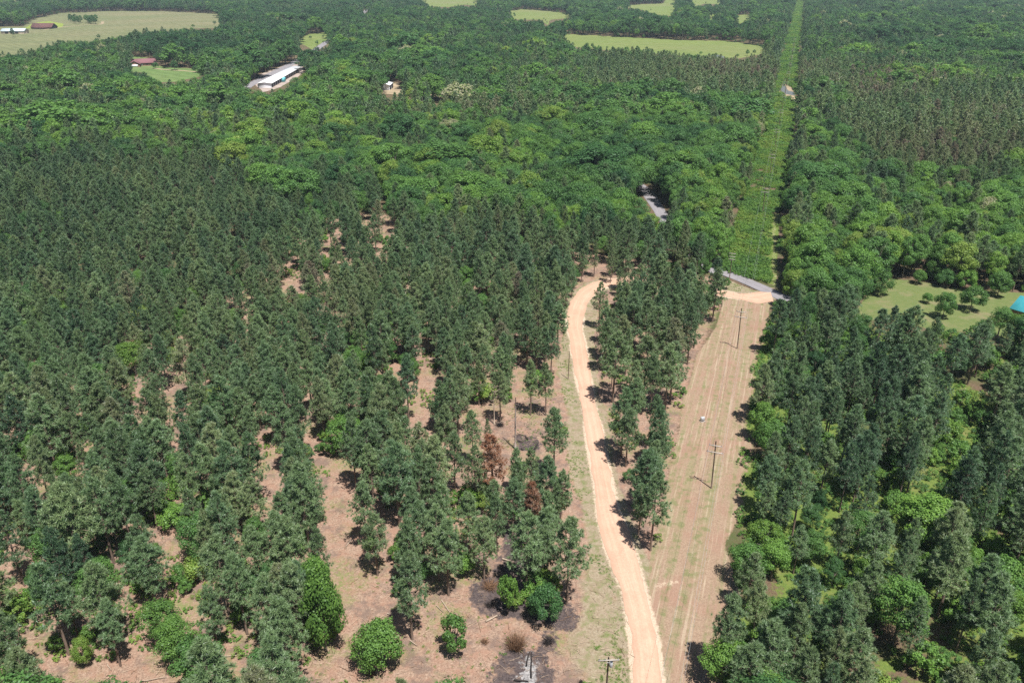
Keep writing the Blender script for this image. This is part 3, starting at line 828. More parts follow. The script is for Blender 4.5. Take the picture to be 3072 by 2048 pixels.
N_NEAR_P = 9
for i in range(N_NEAR_P):
    rng = np.random.default_rng(100 + i)
    H, R = 16.0, rng.uniform(2.4, 3.0)
    clear = rng.uniform(.28, .46)
    T, V, F = pine_form(200 + i, H, R, clear, int(rng.integers(52, 64)), 13, 19, .50, .082, 3, bare=5)
    PINE_FORMS.append((*form_meshes('pine', T, V, F, BARK, PINE), H, R))
    lib_add('pine_kinds', i, joined('pine_near', T, V, F, BARK, PINE))
for i in range(6):                                                    # the same tree with fewer, larger bunches for the distance
    rng = np.random.default_rng(300 + i)
    T, V, F = pine_form(320 + i, 16.0, rng.uniform(2.7, 3.4), rng.uniform(.30, .44), 30, 6, 8, .85, .34, 0)
    lib_add('pine_kinds', N_NEAR_P + i, joined('pine_far', T, V, F, BARK, PINE))
N_NEAR_B = 8
for i in range(N_NEAR_B):
    rng = np.random.default_rng(400 + i)
    H, R = 14.0, rng.uniform(3.4, 4.5)
    T, V, F = broad_form(420 + i, H, R, rng.uniform(1.4, 3.4), int(rng.integers(34, 50)), 9000, .30, 7, .95)
    BROAD_FORMS.append((*form_meshes('broadleaf', T, V, F, BARK_DARK, LEAF), H, R))
    lib_add('broadleaf_kinds', i, joined('broadleaf_near', T, V, F, BARK_DARK, LEAF))
for i in range(6):
    rng = np.random.default_rng(500 + i)
    T, V, F = broad_form(520 + i, 14.0, rng.uniform(3.5, 4.5), rng.uniform(1.5, 3), int(rng.integers(22, 32)), 2300, .54, 0, .95)
    lib_add('broadleaf_kinds', N_NEAR_B + i, joined('broadleaf_far', T, V, F, BARK_DARK, LEAF))
for i in range(5):
    rng = np.random.default_rng(600 + i)
    T, V, F = broad_form(620 + i, 4.0, rng.uniform(1.7, 2.2), .35, int(rng.integers(16, 24)), 2600, .25, 6, .9)
    BUSH_FORMS.append((*form_meshes('bush', T, V, F, BARK_DARK, LEAF), 4.0, 2.0))
    lib_add('bush_kinds', i, joined('bush_near', T, V, F, BARK_DARK, LEAF))
ROUND_FORMS = []
for i in range(4):                                                    # yard and edge trees: crown down to the ground
    rng = np.random.default_rng(660 + i)
    T, V, F = broad_form(680 + i, 8.0, rng.uniform(3.4, 3.9), .5, int(rng.integers(30, 44)), 8500, .30, 8, .95)
    ROUND_FORMS.append((*form_meshes('round_tree', T, V, F, BARK_DARK, LEAF), 8.0, 3.6))
for i in range(4):                                                    # weeds of the overgrown right of way
    T, V, F = broad_form(720 + i, 1.3, 1.2, .05, 11, 420, .21, 0, .8)
    lib_add('weed_kinds', i, joined('weed', T, V, F, BARK_DARK, LEAF))
for i in range(3):                                                    # grass tufts
    rng = np.random.default_rng(760 + i)
    C = np.stack([rng.normal(0, .22, 26), rng.normal(0, .22, 26), np.zeros(26)], -1)
    V, F = needles(rng, C, np.tile([0, 0, 1.6], (26, 1)), 2, .38, .07)
    V[:, 2] = np.maximum(V[:, 2], -.02)
    lib_add('grass_kinds', i, raw_mesh('tuft', V, [F], [LEAF]))

# ------------------------------------------------------------------ where each tree stands
OPEN = ([C1, C2, C3, C4, MOWN, LAWN_SEEN, FIELD_LEFT_SEEN, FIELD_RIGHT_SEEN, HOUSE_YARD, STORAGE_YARD, [(876, 213), (884, 192), (922, 188), (928, 203), (900, 211)], [(982, 214), (1013, 216), (1011, 226), (986, 222)], [(930, 209), (946, 209), (946, 214), (932, 214)], ROW_GREEN, TRIANGLE, BANK,
         [(1462, 428), (1484, 418), (1508, 440), (1530, 495), (1520, 500), (1500, 490)], [(1640, 612), (1682, 622), (1768, 658), (1770, 682), (1740, 672), (1680, 648)],
         [(1768, 660), (1778, 662), (1780, 692), (1768, 690)], [(1772, 655), (1772, 560), (1780, 560), (1783, 655)],
         ROAD_L[1:17] + ROAD_R[1:17][::-1], [(1655, 664), (1700, 674), (1768, 664), (1776, 692), (1740, 696), (1660, 682)],
         [(1090, 1015), (1160, 1010), (1165, 1080), (1095, 1090)], 
         [(1506, 637), (1530, 640), (1528, 652), (1504, 650)], [(735, 103), (752, 95), (758, 97), (742, 106)], [(832, 26), (842, 20), (846, 26), (838, 34)],
         [(2352, 690), (2330, 692), (2305, 706), (2330, 722), (2352, 728)], [(560, 195), (584, 186), (590, 212), (575, 212)]]
        + SMALL_FIELDS)
OPEN = [np.array(q, float) for q in OPEN]
SMALL_OPEN = [np.array([(1788, 182), (1830, 182), (1832, 222), (1792, 222)], float)] + [np.array(q, float) for q in PATCHES + LUSH_SEEN]
NO_BASE = [G([(1462, 428), (1484, 418), (1508, 440), (1530, 495), (1500, 490)]) + np.array([3.2, -5.5]), road_poly, mown_w, row_w, lawn_w, G(FIELD_LEFT), G(FIELD_RIGHT), G(HOUSE_YARD), G(STORAGE_YARD), G(BANK),
           np.vstack([G(PAVED_U), G(PAVED_L)[::-1]]), G(C1), G(C2), G(C4)] + [G(q) for q in SMALL_FIELDS]


def covers(x, y, H, R):
    bad = np.zeros(len(x), bool)
    for q in NO_BASE: bad |= inside(x, y, q)
    wob = np.random.default_rng(len(x)).uniform(-.35, .35, (2, len(x)))
    for fz, lat in ((0, 0), (.3, 0), (.5, -.8), (.5, .8), (.5, 0), (.75, -.75), (.75, .75), (.75, 0), (1., 0), (.9, -.4), (.9, .4), (.62, 0)):
        u, v = proj(x + (lat + wob[0] * (fz > .4)) * R, y, (fz + wob[1] * .3 * (fz > .4)) * H)
        for q in OPEN: bad |= inside(u, v, q)
    for lat in (-1.02, 1.02, 0):
        for fz in (.4, .65, .95, 1.05):
            u, v = proj(x + lat * R * (1 if fz < .9 else .4), y, fz * H)
            bad |= inside(u, v, np.array(ROW_GREEN, float))
    for fz, lat in ((0, 0), (.3, 0), (.55, 0), (.75, 0), (.9, 0), (.6, -.35), (.6, .35)):   # small gaps may be partly overhung
        u, v = proj(x + lat * R, y, fz * H)
        for q in SMALL_OPEN: bad |= inside(u, v, q)
    return bad


def grid(d0, d1, step, seed):
    rng = np.random.default_rng(seed)
    xs = np.arange(-.78 * d1 - 60, .78 * d1 + 60, step); ys = np.arange(d0, d1, step * .866)
    A, B = np.meshgrid(xs, ys)
    A = A + (np.arange(len(ys)) % 2)[:, None] * step / 2
    A, B = A.ravel() + rng.uniform(-.40, .40, A.size) * step, B.ravel() + rng.uniform(-.40, .40, B.size) * step
    k = (np.abs(A) < .76 * B + 30) & (B > 62)
    return A[k], B[k], rng


# picture regions that are mostly pine (1) or mostly broadleaf (0): u, v, half widths, share of pine
MIXES = [(350, 600, 560, 260, .86), (450, 1150, 900, 420, .84), (1150, 800, 420, 230, .96), (2000, 1150, 480, 430, .80), (1480, 860, 170, 280, .99),
         (2150, 300, 330, 85, .82), (1640, 175, 260, 45, .85), (1130, 250, 200, 40, .6), (1180, 400, 480, 85, .07), (2060, 545, 320, 85, .06), (2000, 640, 160, 40, .15),
         (300, 250, 420, 90, .28), (900, 70, 380, 60, .3), (2200, 55, 300, 60, .25), (1400, 60, 200, 40, .05), (1600, 420, 160, 120, .10), (1880, 450, 80, 150, .1), (1480, 300, 250, 60, .15), (1950, 90, 120, 60, .5)]
BROWN = [(2180, 330, 240, 75), (1700, 170, 260, 40), (1120, 260, 200, 30), (2000, 200, 160, 60), (720, 640, 150, 80)]


def share(u, v):
    num, den = np.full(u.shape, .40 * .15), np.full(u.shape, .15)
    for a, b, p, q, s in MIXES:
        w = np.exp(-(((u - a) / p) ** 2 + ((v - b) / q) ** 2) * 1.6) * 4
        num += w * s; den += w
    return num / den


def brownness(u, v):
    r = np.zeros(u.shape)
    for a, b, p, q in BROWN: r = np.maximum(r, np.exp(-(((u - a) / p) ** 2 + ((v - b) / q) ** 2) * 1.3))
    return r


# trees set down one by one where the photo shows each: kind, base (source px), top row (source px or None), radius factor, tint, label
HAND = [
    ('pine', (1236.5, 1912.6), 1652, 1.0, .40, 'lone pine with bare lower trunk behind the round bright green tree'),
    ('pine', (1346, 1784), 1555, 1.05, .45, 'pine with long bare trunk at the back edge of the clearing, left of the burn'),
    ('pine', (1453, 1736), 1545, 1.1, .55, 'pine beside the charred slash at the head of the clearing'),
    ('pine', (1700, 1808), 1550, 1.1, .48, 'tall straight pine nearest the dirt road, bare trunk over scorched soil'),
    ('pine', (1633, 1745), 1575, 1.15, .42, 'broad pine just behind the tall straight pine near the dirt road'),
    ('pine', (1270, 1710), 1500, 1.0, .35, 'pine with pale trunk in the row above the bright round tree'),
    ('pine', (1133, 1723), 1535, 1.1, .50, 'pine at the corner of the bare strip and the clearing'),
    ('pine', (1637, 1243), 1085, 1.0, .55, 'pine with crooked bare lower limbs by the road verge'),
    ('pine', (1592, 1243), 1080, .9, .55, 'slim straight pine next to the pine with crooked limbs'),
    ('pine', (1501, 1263), 1105, .95, .62, 'pine standing behind the bleached dead tree'),
    ('pine', (1520, 1199), 1060, .95, .45, 'thin pine at the back of the small mid clearing'),
    ('pine', (1453, 1178), 1030, 1.0, .45, 'pine with pale stem behind the small mid clearing, second from its left end'),
    ('pine', (1437, 1213), 1080, .9, .60, 'pine at the left end of the small mid clearing'),
    ('pine', (1661, 1437), 1218, 1.05, .40, 'pine on the road verge right of the burnt log heap'),
    ('pine', (1463, 1345), 1255, .75, .45, 'short pine just above the rust brown dead pine'),
    ('pine', (1549, 1480), 1340, 1.0, .40, 'pine in front of the bare snag'),
    ('pine', (1834, 1165.5), 1060, .9, .42, 'pine casting shade on the dirt road where it straightens'),
    ('pine', (1877, 1120), 985, .9, .42, 'pine behind the pine that shades the straightening road'),
    ('pine', (1951, 1242), 1060, 1.05, .42, 'pine with long dark trunk in the middle of the strip beside the mown ground'),
    ('pine', (1877, 1398), 1225, 1.1, .45, 'broad pine beside the dirt road with a round shadow at its foot'),
    ('pine', (1895, 1300), 1130, 1.1, .40, 'pine behind the broad pine with the round shadow'),
    ('pine', (1960, 1345), 1180, .95, .35, 'narrow dark pine on the mown edge of the strip'),
    ('pine', (1975, 1440), 1270, .95, .35, 'pine on the mown edge of the strip, one nearer than the narrow dark one'),
    ('pine', (1951, 1520), 1340, 1.0, .38, 'pine two nearer than the narrow dark one on the mown edge'),
    ('pine', (1951, 1649), 1415, 1.0, .42, 'last pine at the near tip of the strip between road and mown ground'),
    ('pine', (1915, 1610), 1450, .95, .30, 'dark pine leaning over the dirt road at the near tip of the strip'),
    ('pine', (1858, 889), 800, .9, .5, 'pine at the inside of the road bend'),
    ('pine', (1854, 927), 845, .9, .5, 'pine just below the inside of the road bend'),
    ('pine', (1907, 1006), 900, 1., .45, 'pine beside the small bare patch in the strip'),
    ('pine', (1813, 1031), 900, 1., .48, 'pine beside the dirt road below its bend, nearest the wheel tracks'),
    ('pine', (1796, 985), 845, .95, .48, 'tallest pine hugging the inside of the dirt road curve'),
    ('pine', (1983, 844), 760, .9, .45, 'pine in front of the glimpse of dirt road behind the strip'),
    ('pine', (1831, 850), 735, .75, .55, 'thin pine standing at the top of the dirt road bend'),
    ('pine', (1782, 830), 720, .8, .55, 'slim pine across the road from the bend, by the shaded bank'),
    ('pine', (1744, 846), 745, .9, .5, 'pine at the outside of the road bend, left of the shaded bank'),
    ('pine', (1715, 893), 790, .9, .5, 'pine at the outside of the road bend, nearest its left edge'),
    ('pine', (871, 2050), 1790, 1.15, .42, 'big pine at the bottom edge beside the tall bright green tree'),
    ('pine', (361, 1993), 1800, 1.0, .35, 'pine with dark trunk over the bottom clearing of the left stand'),
    ('pine', (657, 1954), 1760, 1.05, .38, 'pine behind the rounded bush in the left stand'),
    ('pine', (235, 1905), 1745, 1.0, .4, 'pine at the left end of the bottom clearing'),
    ('pine', (474.6, 1585), 1400, 1.0, .38, 'pine at the top of the bare patch in the left stand'),
    ('pine', (766, 1372), 1215, 1.0, .42, 'pine by the upper bare patch with stem shadows in the left stand'),
    ('pine', (673, 1394), 1235, 1.0, .42, 'pine left of the upper bare patch with stem shadows'),
    ('pine', (252.5, 1185), 1040, 1.0, .3, 'dark pine with visible trunk above the two straw patches'),
    ('pine', (60, 2040), 1830, 1.1, .42, 'pine filling the bottom left corner'),
    ('pine', (1480, 1505), 1300, 1.35, 1.0, 'dead rust brown pine among green pines'),
    ('pine', (1598, 1610), 1440, 1.1, .985, 'scorched brown pine with thin crown above the burnt ground'),
    ('pine', (1850, 2290), 2060, 1.0, .4, None),
    ('pine', (1337, 1655), 1450, 1.00, 0.42, None),
    ('pine', (1428, 1525), 1335, 1.00, 0.50, None),
    ('pine', (1486, 1625), 1440, 0.95, 0.45, None),
    ('pine', (1409, 1670), 1470, 1.05, 0.48, None),
    ('pine', (1246, 1655), 1455, 1.00, 0.35, None),
    ('pine', (1200, 1535), 1345, 1.05, 0.45, None),
    ('pine', (1122, 1515), 1330, 1.00, 0.50, None),
    ('pine', (1102, 1640), 1440, 1.00, 0.42, None),
    ('pine', (1305, 1570), 1375, 1.05, 0.40, None),
    ('pine', (1592, 1520), 1340, 0.95, 0.50, None),
    ('pine', (1680, 1600), 1410, 0.95, 0.45, None),
    ('pine', (1226, 1425), 1245, 1.00, 0.40, None),
    ('pine', (1337, 1385), 1210, 1.05, 0.55, None),
    ('pine', (1366, 1480), 1295, 0.95, 0.40, None),
    ('pine', (1420, 1400), 1230, 0.90, 0.45, None),
    ('pine', (1555, 1560), 1380, 0.90, 0.42, None),
    ('pine', (1640, 1660), 1470, 0.90, 0.40, None),
    ('pine', (1275, 1500), 1315, 0.90, 0.50, None),

    ('broad', (1141.6, 2002), 1862, 1.10, .66, 'round bright green tree standing alone in the foreground clearing'),
    ('broad', (980, 1950), 1700, .58, .68, 'tall bright green tree on the left edge of the foreground clearing'),
    ('broad', (960, 1850), 1660, .55, .66, 'bright green tree behind the tall one on the edge of the foreground clearing'),
    ('broad', (600, 2040), 1915, 1.25, .45, 'rounded green bush like tree in the bottom left stand'),
    ('broad', (500, 1935), 1800, 1.1, .62, 'bright green spreading tree above the bottom clearing'),
    ('broad', (261, 1992), 1910, .8, .85, 'small bright sapling at the rim of the bottom clearing'),
    ('broad', (1040, 1360), 1250, 1.5, .62, 'wide bright green tree in the pines left of the rust brown dead pine'),
    ('broad', (1960, 1370), 1290, .9, .35, None),
    ('conifer', (1525, 1838), 1712, .55, .72, 'narrow young evergreen beside the charred soil'),
    ('conifer', (1366, 1952), 1845, .9, .60, 'small bushy conifer alone in the straw clearing'),
    ('broad', (1633, 1868), 1755, .95, .22, 'dark leafy bush in the shade of the tall roadside pine'),
    ('broad', (2016 / .7656, 676 / .7656), 616 / .7656, 1.50, .50, 'tree standing alone at the left end of the lawn'),
    ('broad', (2128 / .7656, 695 / .7656), 671 / .7656, 1.50, .60, 'small young tree in the middle of the lawn'),
    ('broad', (2165 / .7656, 729 / .7656), 668 / .7656, 1.20, .50, 'upright tree on the near side of the lawn, right of the small young tree'),
    ('broad', (2228 / .7656, 712 / .7656), 656 / .7656, 1.58, .52, 'full round tree on the lawn near the teal roofed house'),
    ('broad', (2168 / .7656, 659 / .7656), 617 / .7656, 1.42, .35, 'dark tree at the far edge of the lawn'),
    ('broad', (2214 / .7656, 666 / .7656), 618 / .7656, 1.50, .72, 'bright tree at the far edge of the lawn, right of the dark one'),
    ('broad', (2108 / .7656, 651 / .7656), 617 / .7656, 1.35, .62, 'small bright tree at the far edge of the lawn, above the sandy spot'),
    ('broad', (2290 / .7656, 680 / .7656), 622 / .7656, 1.35, .55, 'tree at the far edge of the lawn nearest the teal roof'),
    ('broad', (2290 / .7656, 776 / .7656), 702 / .7656, 1.1, .50, 'big leafy tree in front of the teal roofed house'),
    ('broad', (2330 / .7656, 792 / .7656), 718 / .7656, 1.1, .62, 'bright leafy tree beside the big one in front of the teal roofed house'),
    ('broad', (2250 / .7656, 800 / .7656), 732 / .7656, 1.1, .30, 'dark leafy tree left of the big one in front of the teal roofed house'),
    ('broad', (1668 / .7656, 664 / .7656), 636 / .7656, .9, .5, None),
    ('broad', (1745 / .7656, 1010 / .7656), 915 / .7656, 1.0, .72, 'bright leafy tree on the right edge of the mown ground, level with the nearer pole'),
    ('broad', (1765 / .7656, 1060 / .7656), 960 / .7656, 1.0, .55, 'leafy tree just below the bright one on the right edge of the mown ground'),
    ('broad', (2050 / .7656, 1480 / .7656), 1330 / .7656, 1.0, .6, None),
    ('broad', (1745 / .7656, 1290 / .7656), 1190 / .7656, 1.1, .78, 'bright yellow green tree on the mown edge near the deep shade'),
    ('broad', (1770 / .7656, 1330 / .7656), 1240 / .7656, 1.1, .72, 'bright green tree just nearer than the yellow green one on the mown edge'),
    ('broad', (2110 / .7656, 1240 / .7656), 1135 / .7656, 1.7, .75, 'wide bright green tree in the wood right of the mown ground'),
    ('broad', (2165 / .7656, 472 / .7656), 418 / .7656, 1.1, .985, 'tree covered in cream blossom in the wood beyond the lawn'),
    ('broad', (2035 / .7656, 598 / .7656), 530 / .7656, .8, .95, 'yellowish tree in the dark wood behind the lawn'),
    ('broad', (1330 / .7656, 600 / .7656), 540 / .7656, .8, .88, 'bright yellow green tree behind the dirt road bend'),
    ('broad', (23 / .7656 + 10, 113), 84, .9, .1, None),
    ('broad', (467.7, 206), 186, 1.4, .3, 'small round tree on the yard in front of the maroon roofed house'),
    ('broad', (524, 211), 180, 1.4, .2, 'big dark tree shading the yard by the curved driveway'),
    ('broad', (588, 219), 196, 1.4, .25, 'dark tree at the end of the curved driveway'),
]
rec = {'pine': [], 'broad': [], 'bush': []}                           # x, y, scale xy, scale z, tint, rot, label
for kind, base, top, rf, tint, lab in HAND:
    b = gnd(*S(*base))
    h = height_for(b, top * .765625)
    k = 'pine' if kind == 'pine' else ('broad' if kind == 'broad' else 'bush')
    H0, R0 = {'pine': (16., 3.1), 'broad': (14., 4.1), 'bush': (4., 2.)}[k]
    if k == 'broad' and h < 6: sxy, r = h / H0 * 1.35 * rf, 0
    elif k == 'broad': sxy = h / H0 * rf * 1.1
    elif k == 'pine': sxy = h / H0 * rf * 1.02
    else: sxy = h / H0 * rf * .75
    rnd = k == 'broad' and lab and any(w in lab for w in ('lawn', 'round ', 'rounded', 'sapling', 'leafy bush'))
    if rnd: sxy = h / 8 * .80 * min(rf, 1.7) * (.84 if 'lawn' in lab else 1)
    rec[k].append((b[0], b[1], sxy, h / H0, tint, (b[0] * 7.3) % 6.28, lab, True, rnd))
hand_xy = np.array([(r[0], r[1]) for k in rec for r in rec[k]])

stuffs = {'pine': [], 'broad': [], 'bush': []}
for d0, d1, step, seed in ((64, 240, 5.0, 11), (240, 420, 5.6, 12), (420, 900, 7.2, 13), (900, 3600, 10.5, 14)):
    x, y, rng = grid(d0, d1, step, seed)
    u, v = proj(x, y, 9.0)
    hn = vnoise(x, y, 70, 21) * .5 + vnoise(x, y, 25, 22) * .5
    is_p = rng.uniform(size=x.size) + (vnoise(x, y, 38, 23) - .5) * .45 < share(u, v)
    H = np.where(is_p, 12.5 + 6.0 * hn + rng.normal(0, 1.7, x.size), 10.0 + 7.5 * hn + rng.normal(0, 1.6, x.size))
    H *= {64: 1.0, 240: 1.0, 420: 1.10, 900: 1.26}[d0]
    fat = np.where(is_p, rng.uniform(.76, 1.24, x.size), np.exp(rng.normal(.06, .24, x.size)))
    small = ~is_p & (share(u, v) > .72)                              # hardwoods under the pines stay small
    fat = np.where(~is_p & (y < 300), np.minimum(fat, 1.15), fat)
    H = np.where(is_p, H, H * np.sqrt(fat) * np.where(small, .60, 1))
    R = np.where(is_p, 3.0, 4.2) * H / np.where(is_p, 16., 14.) * fat
    keep = ~covers(x, y, H, R * np.where(is_p, 1, 1.22))
    if d0 < 420:
        thin = inside(x, y, thin_region)
        keep &= ~(thin & (rng.uniform(size=x.size) < np.where(v > 900, .24, .10)))
        keep &= ~(inside(x, y, right_wood) & (rng.uniform(size=x.size) < .44))
        keep &= ~(inside(u, v, np.array([(1340, 700), (1655, 700), (1650, 720), (1570, 980), (1490, 1260), (1340, 1000)])) & (rng.uniform(size=x.size) < .34))
        for hx, hy in hand_xy: keep &= np.hypot(x - hx, y - hy) > 3.4
    x, y, H, fat, is_p, u, v = x[keep], y[keep], H[keep], fat[keep], is_p[keep], u[keep], v[keep]
    br = brownness(u, v)
    tn = vnoise(x, y, 45, 24)
    far_dark = np.clip((y - 700) / 2000, 0, .18)
    right_dark = ((u > 1750) & (v > 700)) * .06
    left_dark = np.exp(-(((u - 300) / 500) ** 2 + ((v - 560) / 260) ** 2)) * .10
    tp = np.clip(.40 + (tn - .5) * .22 + rng.normal(0, .14, x.size) + br * .34 - far_dark - right_dark - left_dark, .02, .93)
    tb = np.clip(.44 + (tn - .5) * .5 + (vnoise(x, y, 160, 25) - .5) * .3 + rng.normal(0, .18, x.size) - far_dark * 1.2, .02, .92)
    pale = rng.uniform(size=x.size) < .006
    tb = np.where(pale & (y > 280), .975, tb)
    for i in range(x.size):
        k = 'pine' if is_p[i] else 'broad'
        H0 = 16. if is_p[i] else 14.
        (rec if d0 < 420 else stuffs)[k].append((x[i], y[i], H[i] / H0 * fat[i] * (1.06 if d0 < 420 else 1.12), H[i] / H0, tp[i] if is_p[i] else tb[i], rng.uniform(0, 6.28), None, False))
# undergrowth saplings and shrubs among the pines
for d0, d1, step, seed in ((66, 330, 4.3, 31),):
    x, y, rng = grid(d0, d1, step, seed)
    u, v = proj(x, y, 2.0)
    rw = inside(x, y, right_wood)
    th = inside(x, y, thin_region)
    pr = np.where(rw, 1.0, np.where(th, .36, .34)) * np.clip(vnoise(x, y, 22, 33) * 1.9 - .25, .1, 1.2)
    strip = inside(u, v, np.array([(1370, 640), (1640, 650), (1560, 980), (1490, 1260), (1400, 1000), (1350, 760)]))
    pr = np.where(strip, .06, pr)
    sc = rng.uniform(.45, 1.35, x.size) * np.where(rw, 1.25, 1.0)
    keep = (rng.uniform(size=x.size) < pr) & ~covers(x, y, 4 * sc, 2 * sc)
    for i in np.nonzero(keep)[0]:
        rec['bush'].append((x[i], y[i], sc[i] * rng.uniform(.85, 1.2), sc[i], float(np.clip(rng.normal(.66, .14), .2, .92)), rng.uniform(0, 6.28), None, False))
# the grove in the far left field, hedgerows between the small fields
rng = np.random.default_rng(77)
for k in range(26):
    b = gnd(rng.uniform(158, 222), rng.uniform(49, 57.5))
    h = rng.uniform(8, 15)
    stuffs['broad'].append((b[0], b[1], h / 14 * 1.2, h / 14, rng.uniform(.1, .45), rng.uniform(0, 6.28), None, False))

for q, n_, hmax in ([(FIELD_LEFT, 70, .6), (FIELD_RIGHT, 46, .55)] + [(f, 11, .5) for f in SMALL_FIELDS]):
    w = G(q); w = np.vstack([w, w[:1]])
    L_ = np.linalg.norm(np.diff(w, axis=0), axis=1)
    for k in range(n_):
        i = rng.choice(len(L_), p=L_ / L_.sum()); t = rng.uniform()
        b = w[i] * (1 - t) + w[i + 1] * t + rng.normal(0, 5, 2)
        h = rng.uniform(.18, hmax)
        if abs(b[0]) < .8 * b[1]: stuffs['broad'].append((b[0], b[1], h * 1.25, h, rng.uniform(.1, .6), rng.uniform(0, 6.28), None, False))

# the nearest in view stand as trees of their own, the others as one wood each
def in_frame(r, H0):
    us, vs = proj(r[0], r[1], r[3] * H0 * .7)
    return -15 < us < 2367 and -20 < vs < 1590


def near_key(r): return (not r[7], math.hypot(r[0], r[1]))


LANDMARKS = [('the ash patch', gnd(*S(1585, 2000)), 14), ('the rust brown dead pine', gnd(*S(1492, 1440)), 9), ('the burnt log heap', gnd(*S(1590, 1340)), 10), ('the bare snag', gnd(*S(1546, 1345)), 8),
             ('the nearer mown-ground pole', gnd(*S(2134, 1462)), 26), ('the farther mown-ground pole', gnd(*S(2212, 1043)), 24), ('the dirt road bend', gnd(1330, 690), 18),
             ('the lone round bright green tree', gnd(*S(1141, 2002)), 14), ('the gravel road junction', gnd(1735, 683), 18), ('the lawn trees', gnd(2128, 695), 30),
             ('the wide bright green tree in the pines', gnd(*S(1040, 1360)), 12), ('the teal roofed house', gnd(2330, 760), 26), ('the bottom clearing', gnd(290, 1520), 14), ('the bare patch with stem shadows', gnd(600, 1040), 11)]


def place_words(x, y):
    u, v = proj(x, y, 0)
    for nm, p, r in LANDMARKS:
        if math.hypot(x - p[0], y - p[1]) < r: return 'beside ' + nm
    if v < 720 and u < 1000: return 'deep in the dense far left wood'
    if inside(np.array([x]), np.array([y]), right_wood)[0]:
        q = 'at the back of ' if v < 900 else ('midway along ' if v < 1150 else 'at the front of ')
        return q + ("the right wood's mown edge" if u < 1850 else 'the bushy right wood')
    if 1340 < u < 1660 and v > 640: return 'between dirt road and mown ground'
    if u > 1660: return 'in the wood behind the lawn and green corridor'
    if u > 1000 and v < 700: return 'in the wood behind the dirt road bend'
    if u > 1000: return 'between the dirt road and the wide bright green tree' if v < 1100 else 'around the burnt ground of the clearing'
    row = 'the back rows' if v < 850 else ('the upper rows' if v < 1050 else ('the middle rows' if v < 1280 else ('the lower rows' if v < 1480 else 'the front row')))
    side = 'at the left end of ' if u < 260 else ('in the left half of ' if u < 520 else ('in the right half of ' if u < 780 else 'at the clearing end of '))
    return side + 'the thinned stand, ' + row[4:]


def look_words(kind, r):
    t = r[4]
    if kind == 'pine':
        c = 'dark blue green' if t < .3 else ('grey green' if t < .42 else ('mid green' if t < .52 else ('olive' if t < .7 else 'brownish')))
        s = 'tall ' if r[3] > 1.12 else ('short ' if r[3] < .92 else '')
        w = 'broad ' if r[2] / r[3] > 1.08 else ('slender ' if r[2] / r[3] < .92 else '')
        return s + w + c + ' pine'
    c = 'dark green' if t < .3 else ('mid green' if t < .5 else ('fresh green' if t < .68 else ('bright green' if t < .8 else 'yellow green')))
    if kind == 'broad': return ('tall ' if r[3] > 1.1 else ('small ' if r[3] < .75 else '')) + c + ' broadleaf tree'
    return ('large ' if r[3] > 1.1 else ('low ' if r[3] < .7 else '')) + c + ' shrub'


KIND = {'pine': ('pine_tree', 'tree', PINE_FORMS, 16., 'pines of the woods', 298), 'broad': ('broadleaf_tree', 'tree', BROAD_FORMS, 14., 'broadleaf trees of the woods', 298),
        'bush': ('shrub', 'shrub', BUSH_FORMS, 4., 'shrubs among the trees', 298)}
placed = []                                                           # object, kind, record, look, place
for k, (nm, cat, forms, H0, grp, most) in KIND.items():
    inside_, out_ = [], []
    for r in rec[k]: (inside_ if in_frame(r, H0) else out_).append(r)
    inside_.sort(key=near_key)
    for i, r in enumerate(inside_[:most]):
        fm = forms[(i * 7 + int(abs(r[0]) * 3)) % len(forms)]
        zsc = r[3]
        if len(r) > 8 and r[8]: fm, zsc = ROUND_FORMS[i % len(ROUND_FORMS)], r[3] * 14 / 8
        lab = r[6] or (look_words(k, r) + ' ' + place_words(r[0], r[1]))
        o = thing(nm, lab, cat, (r[0], r[1], -.12), r[5], grp, (r[2], r[2], zsc))
        placed.append((o, k, r, look_words(k, r), place_words(r[0], r[1])))
        t_ = link('trunk', fm[0], o)
        c_ = link('foliage' if k == 'bush' else 'crown', fm[1], o)
        c_['tint'] = float(r[4])
    stuffs[k] += inside_[most:] + out_


def doubles():
    by = {}
    for p in placed: by.setdefault(p[0]['label'], []).append(p)
    return {l: v for l, v in by.items() if len(v) > 1}


def words_in(t): return len(t.replace('-', ' ').split())


# trees that would read alike: say what grows against them, then their order from the left
PX = np.array([[p[2][0], p[2][1]] for p in placed])
SHORT = [('right wood', 'in the right wood'), ('far left wood', 'in the far left wood'), ('thinned stand', 'in the thinned stand'), ('dirt road bend', 'by the road bend'),
         ('lawn', 'near the lawn'), ('dirt road and mown', 'between road and mown ground'), ('burnt ground', 'by the burnt ground'), ('green corridor', 'behind the lawn')]
for step in (0, 1):
    for lab, group in doubles().items():
        for o, k, r, look, place in group:
            if r[6]: continue
            d = np.hypot(PX[:, 0] - r[0], PX[:, 1] - r[1]); d[d < .01] = 1e9
            near = [i for i in np.argsort(d)[:6] if d[i] < 9 and placed[i][3] != look]
            if len(near) <= step: continue
            nb = placed[near[step]]
            who = ' '.join(w for w in nb[3].split() if w not in ('broad', 'slender', 'broadleaf'))
            pl = place
            if step or words_in(look + who + place) > 11:
                pl = next((b for a, b in SHORT if a in place), place)
            who = ('an ' if who[0] in 'aeiou' else 'a ') + who
            t = look + (' under ' if k == 'bush' and nb[1] != 'bush' and d[near[step]] < 4 else ' next to ') + who + ', ' + pl
            if words_in(t) <= 16: o['label'] = t
ORD = ['leftmost', 'second from left', 'third from left', 'fourth from left', 'fifth from left']
